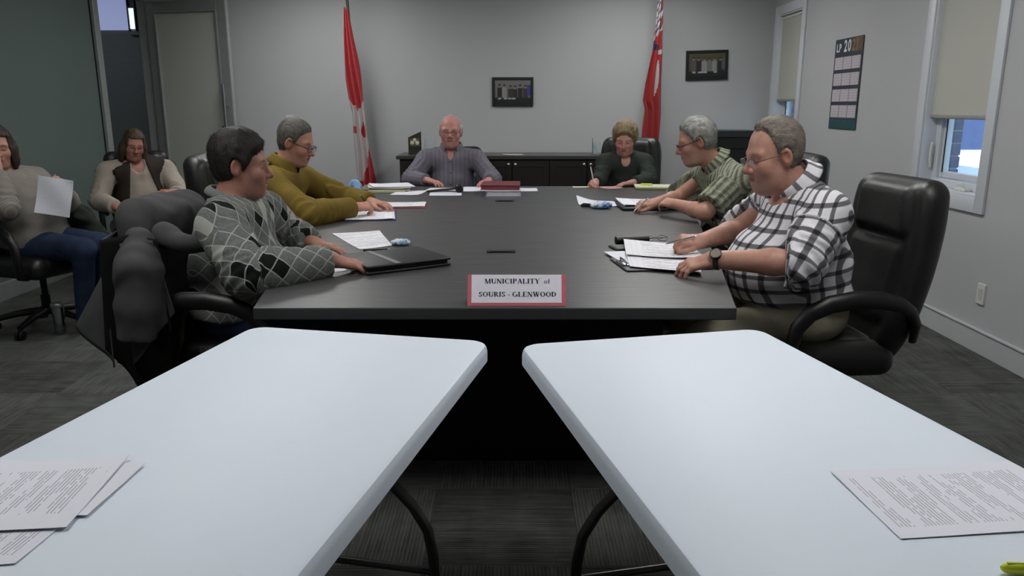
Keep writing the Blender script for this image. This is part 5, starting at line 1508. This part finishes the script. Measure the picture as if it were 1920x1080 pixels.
# ------------------------------------------------------------------ credenza and what stands on it
M_CRED = plain('espresso_wood', '#15110e', .45, var=.15, scale=14); M_CREDTOP = plain('dark_counter', '#3a3a39', .3, var=.08, scale=10)
cd = empty('credenza', (0, 7.85, 0), 0, 'long dark espresso credenza against the back wall', 'cabinet')
MB().box((-1.13, .01, .08), (1.13, .58, .885)).box((-1.11, .05, 0), (1.11, .57, .08)).build('carcass', M_CRED, cd)
MB().box((-1.16, -.025, .886), (1.16, .585, .922), .003).build('counter_top', M_CREDTOP, cd)
for k in range(6):
    x0 = -1.13 + k * .3767 + .004; x1 = x0 + .3687
    d = MB().box((x0, -.010, .10), (x1, .009, .87), .002)
    d = d.build('cabinet_door', M_CRED, cd)
    f = MB()
    for lo, hi in (((x0, -.016, .10), (x0 + .06, -.010, .87)), ((x1 - .06, -.016, .10), (x1, -.010, .87)), ((x0 + .06, -.016, .81), (x1 - .06, -.010, .87)), ((x0 + .06, -.016, .10), (x1 - .06, -.010, .16))): f.box(lo, hi, .001, 1)
    f.build('door_frame', M_CRED, d)
    kx = x1 - .03 if k % 2 == 0 else x0 + .03
    MB().lathe([(.006, 0), (.006, .012), (.014, .018), (.015, .026), (.008, .031)], 14, M=Matrix.Translation((kx, -.016, .835)) @ Matrix.Rotation(R(90), 4, 'X')).build('knob', M_STEEL, d, 40)
CT = .922
pl = empty('award_plaque', (-.995, 8.05, CT), R(0), 'dark slanted award plaque with a pale trefoil on the credenza', 'plaque')
b = MB(); pts = [(-.066, 0), (.066, 0), (.066, .232), (-.066, .172)]
vs = [b.bm.verts.new((x, -.012, z)) for x, z in pts] + [b.bm.verts.new((x, .012, z)) for x, z in pts]
b.bm.faces.new(vs[:4]); b.bm.faces.new(list(reversed(vs[4:])))
for k in range(4): b.bm.faces.new((vs[k], vs[(k + 1) % 4], vs[4 + (k + 1) % 4], vs[4 + k]))
b.build('slab', plain('dark_stone', '#2e302a', .25, var=.1), pl)
MB().box((-.05, -.0135, .085), (.05, -.0122, .165)).build('image_panel', plain('olive_panel', '#4d4c33', .5, var=.2, scale=25), pl)
M_PETAL = plain('pale_petal', '#bdbba0', .6)
for dx, dz, r in ((0, .148, .017), (-.026, .118, .020), (.026, .118, .020)):
    MB().lathe([(r, 0), (r * .7, .002), (.001, .003)], 14, M=Matrix.Translation((dx, -.0135, dz)) @ Matrix.Rotation(R(90), 4, 'X')).build('petal', M_PETAL, pl)
MB().box((-.042, -.0135, .060), (.042, -.0122, .068)).build('text_line', M_BLACKPL, pl)
ac = empty('acrylic_award', (-.845, 8.10, CT), 0, 'clear acrylic block standing beside the award plaque', 'award')
t_ = NT('acrylic'); M_ACR = t_.set((.75, .82, .84), .12, **{'Transmission Weight': .85, 'IOR': 1.25})
MB().box((-.055, -.008, .012), (.055, .008, .19), .003).build('block', M_ACR, ac); MB().box((-.06, -.02, 0), (.06, .02, .012), .002).build('foot', M_ACR, ac)
sheet('paper_sheet', 'white papers lying on the credenza behind the chairman', rect(.01, 8.02, .20, .16, 3), CT + .0005, M_CREAMP, .003, seed=80)
wsd = empty('brochure_stand', (.875, 8.08, CT), 0, 'clear brochure stand with thin wires on the credenza', 'stand')
MB().tube([(-.04, .0, .004), (-.045, .03, .16)], .003, 6).build('wire', M_BLACKMET, wsd); MB().tube([(.02, .0, .004), (-.03, .04, .09)], .003, 6).build('wire', M_STEEL, wsd)
MB().box((-.06, -.03, 0), (.06, .05, .006), .002).box((-.05, .04, .006), (.05, .044, .12), .001).build('acrylic_back', M_ACR, wsd)
bc = empty('filing_cabinet', (2.27, 8.08, 0), 0, 'black cabinet in the back corner behind the plaid shirt man', 'cabinet')
M_BCAB = plain('black_cabinet', '#101312', .4, var=.08)
MB().box((-.21, -.20, 0), (.21, .30, 1.10), .004).build('body', M_BCAB, bc); MB().box((-.215, -.21, 1.10), (.215, .305, 1.165), .006).build('top_tray', plain('cabinet_top', '#20282a', .35), bc)
for k in range(3):
    d = MB().box((-.195, -.215, .06 + k * .345), (.195, -.20, .38 + k * .345), .003).build('drawer', M_BCAB, bc); MB().tube([(-.06, -.215, .30 + k * .345), (-.05, -.235, .30 + k * .345), (.05, -.235, .30 + k * .345), (.06, -.215, .30 + k * .345)], .005, 8).build('pull', M_BLACKMET, d)

# ------------------------------------------------------------------ pictures
def photo_img(seed, tone, blue):
    rs = np.random.RandomState(seed); nx, ny = 72, 46
    X, Y = np.meshgrid(np.linspace(0, 1, nx), np.linspace(0, 1, ny)); im = np.zeros((ny, nx, 3)) + np.array(lin(tone)) * (0.8 + .3 * Y[..., None])
    for k in range(6):
        cx = .12 + k * .145 + rs.rand() * .03; top = .74 + rs.rand() * .1; body = np.array(lin(['#2a2a2a', '#6d7068', '#3a3638', '#8a8884', '#303030', '#55524e'][rs.randint(6)]))
        m = (np.abs(X - cx) < .065) & (Y < top - .13) & (Y > .2); im[m] = body
        m = ((X - cx) / .032) ** 2 + ((Y - top + .06) / .075) ** 2 < 1; im[m] = lin('#8c7c74')
        m = ((X - cx) / .034) ** 2 + ((Y - top + .025) / .05) ** 2 < 1; im[m] = lin('#3a332e')
    im[Y < .26] = lin('#202323')
    for k in range(5):
        cx = .12 + rs.rand() * .7; m = ((X - cx) / .05) ** 2 + ((Y - .22) / .035) ** 2 < 1; im[m] = lin('#9fa3a6')
    im[(X > .9) & (Y > .35) & (Y < .78)] = lin(blue)
    V = np.stack([X - .5, Y - .5, X * 0], -1).reshape(-1, 3); Q = [(j * nx + i, j * nx + i + 1, (j + 1) * nx + i + 1, (j + 1) * nx + i) for j in range(ny - 1) for i in range(nx - 1)]
    return V, np.array(Q), np.concatenate([im.reshape(-1, 3), np.ones((nx * ny, 1))], 1)
def print_mat():
    t = NT('photo_print'); return t.set(t.attr('Col').outputs['Color'], .35, spec=.4)
M_PRINT = print_mat()
def picture(label, x, z, w, h, seed, tone, blue, rz):
    p = empty('picture_frame', (x, BY - .012, z), 0, label, 'picture'); p.rotation_euler = (0, R(rz), 0)
    f = MB(); bw_ = .028
    for lo, hi in (((-w / 2, -.012, -h / 2), (-w / 2 + bw_, .011, h / 2)), ((w / 2 - bw_, -.012, -h / 2), (w / 2, .011, h / 2)), ((-w / 2 + bw_, -.012, h / 2 - bw_), (w / 2 - bw_, .011, h / 2)), ((-w / 2 + bw_, -.012, -h / 2), (w / 2 - bw_, .011, -h / 2 + bw_ * 1.2))): f.box(lo, hi, .003, 1)
    f.build('frame', plain('black_frame', '#141413', .4, var=.06), p)
    V, Q, C = photo_img(seed, tone, blue)
    o = np_mesh('photograph', V * [w - .05, h - .05, 1], Q, M_PRINT, p, {'Col': C}, False); o.rotation_euler = (R(90), 0, 0); o.location = (0, -.002, 0)
picture('black framed group photograph above the chairman on the back wall', .008, 1.553, .435, .298, 3, '#6e6f6c', '#3d418a', 0)
picture('slightly tilted black framed photograph right of the red flag', 2.045, 1.823, .440, .302, 8, '#4a4a38', '#5a5a60', -1.6)

# ------------------------------------------------------------------ calendar
cl = empty('wall_calendar', (RX - .006, 6.505, 1.58), 0, 'tall wall calendar with 2021 heading between the windows', 'calendar')
CM = Matrix(((0, 0, -1, 0), (-1, 0, 0, 0), (0, 1, 0, 0), (0, 0, 0, 1)))
def cbx(nm, x0, y0, x1, y1, z0, z1, m, par=cl): return MB().box((x0, y0, z0), (x1, y1, z1), M=CM).build(nm, m, par)
cw_, ch_ = .265, .36
cbx('sheet', -cw_, -ch_, cw_, ch_, 0, .002, plain('calendar_border', '#2b3540', .6, var=.04))
cbx('heading', -cw_ + .01, .245, cw_ * .42, ch_ - .005, .002, .0026, plain('calendar_navy', '#272f3c', .6))
cbx('heading_photo', cw_ * .42, .245, cw_ - .01, ch_ - .005, .002, .0026, plain('calendar_brown', '#5d4a38', .6, var=.3, scale=25))
cbx('footer', -cw_ + .005, -ch_ + .004, cw_ - .005, -ch_ + .075, .002, .0026, plain('calendar_teal', '#1f4a50', .6, var=.1))
def month_mat():
    t = NT('month_grid'); x, y, z = t.sep(t.coord())
    return t.set(t.mix(t.math('MULTIPLY', t.math('MAXIMUM', bandmask(t, y, .021, .0016), bandmask(t, z, .021, .003)), .45), lin('#b9b3b8'), lin('#77747c')), .8)
M_MON = month_mat()
for r_i in range(4):
    for c_i in range(3):
        x0 = -.245 + c_i * .165; y1 = .215 - r_i * .128
        mp = cbx('month_panel', x0, y1 - .098, x0 + .157, y1, .002, .0028, M_MON)
def text_mesh(txt, size, mat, par, loc, bold=0.0, sx=1.0):
    cu = bpy.data.curves.new('txt', 'FONT'); cu.body = txt; cu.size = size; cu.offset = bold; cu.resolution_u = 3
    ob = bpy.data.objects.new('txt', cu); COL.objects.link(ob)
    dg = bpy.context.evaluated_depsgraph_get(); me = bpy.data.meshes.new_from_object(ob.evaluated_get(dg))
    bpy.data.objects.remove(ob)
    M = Matrix.Translation(CM @ Vector(loc)) @ CM @ Matrix.Diagonal((sx, 1, 1, 1)); me.transform(M)
    return link_mesh('letter', me, mat, par)
M_LW = plain('calendar_white', '#cdd2d4', .7, var=.02)
M_LT = plain('calendar_tan', '#8a6a48', .7)
for ch, sz, m_, lx, ly_ in (('L', .085, M_LW, -.235, .262), ('P', .085, M_LW, -.185, .262), ('2', .125, M_LW, -.09, .258), ('0', .125, M_LW, -.015, .258), ('2', .125, M_LT, .06, .258), ('1', .125, M_LT, .135, .258)):
    text_mesh(ch, sz, m_, cl, (lx, ly_, .0031), .004, .95)

# ------------------------------------------------------------------ flags
def flag(label, px, Y, prof, cellcol, ztop, seed, lean=0.0):
    """prof: list of (z, left x, right x); cellcol(l, z) gives a material index"""
    root = empty('flag', (px, Y, 0), 0, label, 'flag')
    MB().tube([(lean, .0, .05), (0, 0, ztop)], .014, 12).build('pole', plain('dark_pole', '#2a2520', .4, var=.1), root, 40)
    MB().lathe([(.17, 0), (.17, .02), (.12, .04), (.05, .06), (.03, .09), (.018, .12)], 24, (lean, 0, 0)).build('base', plain('brass_base', '#6b5a33', .35, .8), root, 40)
    MB().lathe([(.008, 0), (.022, .02), (.018, .05), (.004, .11)], 14, (0, 0, ztop)).build('finial', plain('brass_finial', '#8a7440', .3, .9), root, 40)
    zs = [p[0] for p in prof][::-1]; xl = [p[1] for p in prof][::-1]; xr = [p[2] for p in prof][::-1]
    nz, nl = 110, 48; V, Q, mi = [], [], []
    z0, z1 = zs[0], zs[-1]
    for j in range(nz + 1):
        z = z1 + (z0 - z1) * j / nz; a, b = np.interp(z, zs, xl), np.interp(z, zs, xr)
        for i in range(nl + 1):
            l = i / nl; w = b - a
            ph = 2 * math.pi * (2.6 * l + .25 * math.sin(3 * z + seed))
            y = -.04 - (.012 + .16 * w) * math.sin(ph) - .10 * w
            x = a + w * (l + .035 * math.sin(2 * ph))
            V.append((x - px, y, z + .015 * math.sin(5 * l + seed) * (1 - j / nz)))
    for j in range(nz):
        for i in range(nl):
            q = j * (nl + 1) + i; Q.append((q, q + 1, q + nl + 2, q + nl + 1)); z = z1 + (z0 - z1) * (j + .5) / nz; mi.append(cellcol((i + .5) / nl, z))
    me = bpy.data.meshes.new('cloth'); me.from_pydata(V, [], Q)
    for m in FLAGM: me.materials.append(m)
    me.polygons.foreach_set('material_index', mi); me.polygons.foreach_set('use_smooth', [True] * len(Q)); me.update()
    o = bpy.data.objects.new('cloth', me); COL.objects.link(o); o.parent = root
    md = o.modifiers.new('thick', 'SOLIDIFY'); md.thickness = .003
def flag_cloth(n, h):
    t = NT(n); co = t.coord(); t.bump(t.noise(co, 300, 2), .1, .002)
    return t.set(lin(h), .6, spec=.3, **{'Sheen Weight': .1})
FLAGM = [flag_cloth('flag_red', '#a51c26'), flag_cloth('flag_white', '#b9b2b2'), flag_cloth('flag_blue', '#1c2148'), flag_cloth('flag_deep_red', '#9a1f1f')]
def vz(v): return 2.447 - v * (2.447 - .905) / 300.0          # image row to height near the back wall
def can(l, z):
    v = (2.447 - z) / 1.542 * 300
    if v < 190 + 22 * (1 - abs(l - .5) * 2): return 0
    if 232 < v < 262 and .60 < l < .94 and abs(l - .77) < .17 - abs(v - 250) * .006: return 0
    if 243 < v < 256 and l < .28: return 0
    f = .25 + .5 * (v - 200) / (148 - 66 * max(0, l - .35) / .65)
    return 0 if f > .75 else 1
def man(l, z):
    v = (2.447 - z) / 1.542 * 300
    if v < 84:
        k = math.sin(v * .22 + l * 9)
        if v > 62 and k > -.2: return 3
        return 1 if k > .45 else (2 if k > -.45 else (3 if l > .6 else 1))
    if 84 <= v < 95 and l < .55: return 2
    if 96 < v < 106 and .6 < l < .9: return 1
    if 112 < v < 188 and abs(l - .66) < .085 * math.sin((v - 112) / 76 * math.pi): return 1
    return 3
fx = lambda u, Y: (u - 960) / 1450 * (Y * .9736 + .05)
FY_ = 8.05
P_ = [(18, 657.5, 664), (60, 656, 670), (120, 654.5, 679), (150, 655, 683), (190, 659, 687), (212, 663, 688), (260, 664, 691), (300, 667, 696), (350, 669, 701), (385, 671, 703)]
flag('canadian red and white maple leaf flag hanging left of the chairman' if False else 'red and white maple leaf flag hanging on a pole left of the chairman', fx(660, FY_), FY_, [(vz(v) - .02, fx(a, FY_), fx(b, FY_)) for v, a, b in P_], can, 2.62, 1.0, .13)
P_ = [(0, 1223, 1231), (40, 1220.5, 1233), (80, 1217, 1234), (100, 1214.5, 1235.5), (150, 1205, 1235.5), (188, 1199.5, 1235.5), (205, 1205, 1235.5), (260, 1204, 1234), (300, 1208, 1233), (318, 1222, 1231)]
flag('red ensign flag with a union pattern hanging behind the writing woman', fx(1226, FY_), FY_, [(vz(v) - .02, fx(a, FY_), fx(b, FY_)) for v, a, b in P_], man, 2.62, 2.4)

# ------------------------------------------------------------------ small wall and floor fixtures
sw = empty('light_switch', (-2.37, BY - .005, 1.255), 0, 'white light switch plate on the back wall by the door', 'switch')
MB().box((-.037, -.006, -.058), (.037, .005, .058), .003).build('plate', M_OFFWHITE, sw); MB().box((-.016, -.010, -.033), (.016, -.005, .033), .002).build('rocker', M_OFFWHITE, sw)
ol = empty('wall_outlet', (RX - .005, 4.348, .345), 0, 'white outlet plate low on the wall under the window', 'outlet')
MB().box((-.007, -.037, -.060), (.005, .037, .060), .003).build('plate', M_OFFWHITE, ol); MB().box((-.010, -.017, -.034), (-.006, .017, .034), .002).build('receptacle', plain('outlet_face', '#b9b9b4', .4), ol)
vt = empty('floor_vent', (2.46, 4.92, .0005), 0, 'grey metal floor vent in the carpet behind the leather chair', 'vent')
f = MB()
for lo, hi in (((-.075, -.16, 0), (-.055, .16, .006)), ((.055, -.16, 0), (.075, .16, .006)), ((-.055, -.16, 0), (.055, -.14, .006)), ((-.055, .14, 0), (.055, .16, .006))): f.box(lo, hi, .001, 1)
M_VENT = plain('vent_metal', '#74756f', .45, .4); f.build('frame', M_VENT, vt)
MB().box((-.055, -.14, 0), (.055, .14, .001)).build('duct', plain('vent_dark', '#3c3d3a', .7), vt)
s0 = None
for k in range(18):
    if s0 is None: o = s0 = MB().box((-.055, -.003, .001), (.055, .003, .005)).build('slat', M_VENT, vt)
    else: o = s0.copy(); COL.objects.link(o); o.parent = vt
    o.location = (0, -.13 + k * .0153, 0)
mg = empty('travel_mug', (-2.858, 4.705, .0), 0, 'stainless steel travel mug standing on the carpet', 'mug')
MB().lathe([(.030, 0), (.033, .004), (.034, .10), (.037, .17), (.037, .175)], 24).build('body', M_STEEL, mg, 40)
MB().lathe([(.0375, .175), (.039, .178), (.039, .195), (.034, .202), (.010, .203)], 24).build('lid', plain('mug_lid', '#8a8c8c', .35, .7), mg, 40)

# ------------------------------------------------------------------ jacket on the near chair
M_JKT = plain_cloth('charcoal_jacket', '#3c3c3d', '#484849'); M_LIN = plain_cloth('dark_lining', '#0c0c0d', '#121212'); M_LIN2 = plain_cloth('brown_lining', '#1c1814', '#231e19')
jk = empty('jacket', (-1.40, 3.02, 0), 0, 'charcoal grey jacket draped over the chair behind the argyle sweater', 'jacket')
JO = np.array([-1.40, 3.02, 0])
CA = R(-96); CHL_ = V3(-1.06, 3.08, 0); CB = np.array([[math.cos(CA), -math.sin(CA), 0], [math.sin(CA), math.cos(CA), 0], [0, 0, 1]], F32)
def jk_body(P):
    q = ((P - CHL_) @ CB).astype(F32)
    d = back_f(q, 1.04, .25) - .022
    n = vnoise((P * V3(9, 9, 5)).astype(F32)); n2 = vnoise((P * V3(22, 22, 9) + 4).astype(F32))
    d = d + .012 * np.abs(n) + .006 * n2
    return smax(d, .60 - P[:, 2] + .05 * n, .01)
V, Q = surface_nets(jk_body, (-1.75, 2.65, .5), (-1.10, 3.5, 1.2), .011); np_mesh('shoulder_yoke', V - JO, Q, M_JKT, jk, {'pat': V * 0})
def sleeve(pts, rads, name, flat=.6, seed=0):
    def f(P):
        d = None
        for (a, ra), (b, rb) in zip(zip(pts, rads), zip(pts[1:], rads[1:])):
            e = d_cone(P, a, b, ra, rb); d = e if d is None else smin(d, e, .03)
        s = P[:, 2]
        d = d + .0025 * np.sin(s * 60 + 4 * vnoise((P * 9 + seed).astype(F32))) * np.clip((s - .55) * 4, 0, 1) + .008 * np.abs(vnoise((P * V3(14, 14, 7) + seed).astype(F32)))
        e = unit(np.array(pts[-1]) - np.array(pts[-2])); c = (P - V3(pts[-1])) @ V3(e)
        hole = d_cone(P, np.array(pts[-1]) - e * .05, np.array(pts[-1]) + e * .05, rads[-1] * .78, rads[-1] * .85)
        d = smax(d, c, .004)
        return smax(d, -hole, .004)
    A = np.array(pts); m = max(rads) + .03
    V, Q = surface_nets(f, A.min(0) - m, A.max(0) + m, .008); return np_mesh(name, V - JO, Q, M_JKT, jk, {'pat': V * 0})
sleeve([(-1.365, 2.80, 0.920), (-1.350, 2.735, 0.830), (-1.355, 2.715, 0.690), (-1.365, 2.70, 0.570)], [.055, .082, .078, .070], 'sleeve', seed=1)
sleeve([(-1.310, 2.88, 0.930), (-1.220, 2.84, 0.905), (-1.090, 2.86, 0.895)], [.05, .035, .035], 'folded_hood', seed=2)
def drape(name, top, bot, mat, folds=3, amp=.03, nu=28, nv=26, sag=0.0, seed=0, thick=.006):
    top = [np.array(p, float) for p in top]; bot = [np.array(p, float) for p in bot]
    def li(P, t):
        k = t * (len(P) - 1); i = min(int(k), len(P) - 2); return P[i] + (P[i + 1] - P[i]) * (k - i)
    V, Q = [], []
    for j in range(nv + 1):
        v = j / nv
        for i in range(nu + 1):
            u = i / nu; a, b = li(top, u), li(bot, u); p = a + (b - a) * v
            dr_ = unit(np.cross(b - a, top[-1] - top[0]) + 1e-6)
            p = p + dr_ * (amp * v * math.sin(2 * math.pi * folds * u + seed) + sag * math.sin(math.pi * v))
            V.append(p - JO)
    Q = [(j * (nu + 1) + i, j * (nu + 1) + i + 1, (j + 1) * (nu + 1) + i + 1, (j + 1) * (nu + 1) + i) for j in range(nv) for i in range(nu)]
    o = np_mesh(name, np.array(V), np.array(Q), mat, jk, {'pat': np.array(V) * 0}); md = o.modifiers.new('t', 'SOLIDIFY'); md.thickness = thick
    return o
drape('back_panel', [(-1.490, 2.76, 0.930), (-1.520, 3.05, 0.950), (-1.490, 3.36, 0.930)], [(-1.490, 2.72, 0.460), (-1.750, 3.02, 0.520), (-1.670, 3.40, 0.550)], M_JKT, 1.5, .03, seed=.5)
drape('side_panel', [(-1.49, 2.765, .93), (-1.39, 2.765, .95), (-1.29, 2.78, .93)], [(-1.50, 2.74, .53), (-1.385, 2.750, .345), (-1.25, 2.74, .60)], M_LIN, 2.0, .012, seed=1.0)
drape('front_panel', [(-1.41, 2.745, .92), (-1.30, 2.76, .93)], [(-1.40, 2.725, .47), (-1.235, 2.735, .665)], M_JKT, 1.5, .012, seed=2.0)
drape('lining', [(-1.490, 2.775, 0.700), (-1.340, 2.785, 0.700), (-1.220, 2.79, 0.670)], [(-1.475, 2.76, 0.470), (-1.315, 2.78, 0.335), (-1.225, 2.78, 0.550)], M_LIN2, 2, .012, seed=2.0)
# dark green coat beside the woman at the left edge
cg = empty('coat', (-2.78, 5.0, 0), 0, 'dark green coat bundled beside the jeans at the left', 'coat')
def coat_f(P):
    d = d_cone(P, (-2.78, 4.66, .80), (-2.62, 4.66, .70), .07, .075); d = smin(d, d_cone(P, (-2.62, 4.66, .70), (-2.50, 4.66, .58), .075, .06), .04)
    d = smin(d, d_cone(P, (-2.66, 4.70, .66), (-2.62, 4.72, .45), .08, .05), .05)
    return (d + .022 * np.abs(vnoise((P * V3(12, 12, 12)).astype(F32))) + .01 * vnoise((P * 26).astype(F32))) * .8
V, Q = surface_nets(coat_f, (-2.92, 4.50, .35), (-2.38, 4.85, .95), .011); np_mesh('bundle', V - np.array([-2.62, 4.70, 0]), Q, plain_cloth('dark_green_cloth', '#171c16', '#22281f'), cg, {'pat': V * 0})
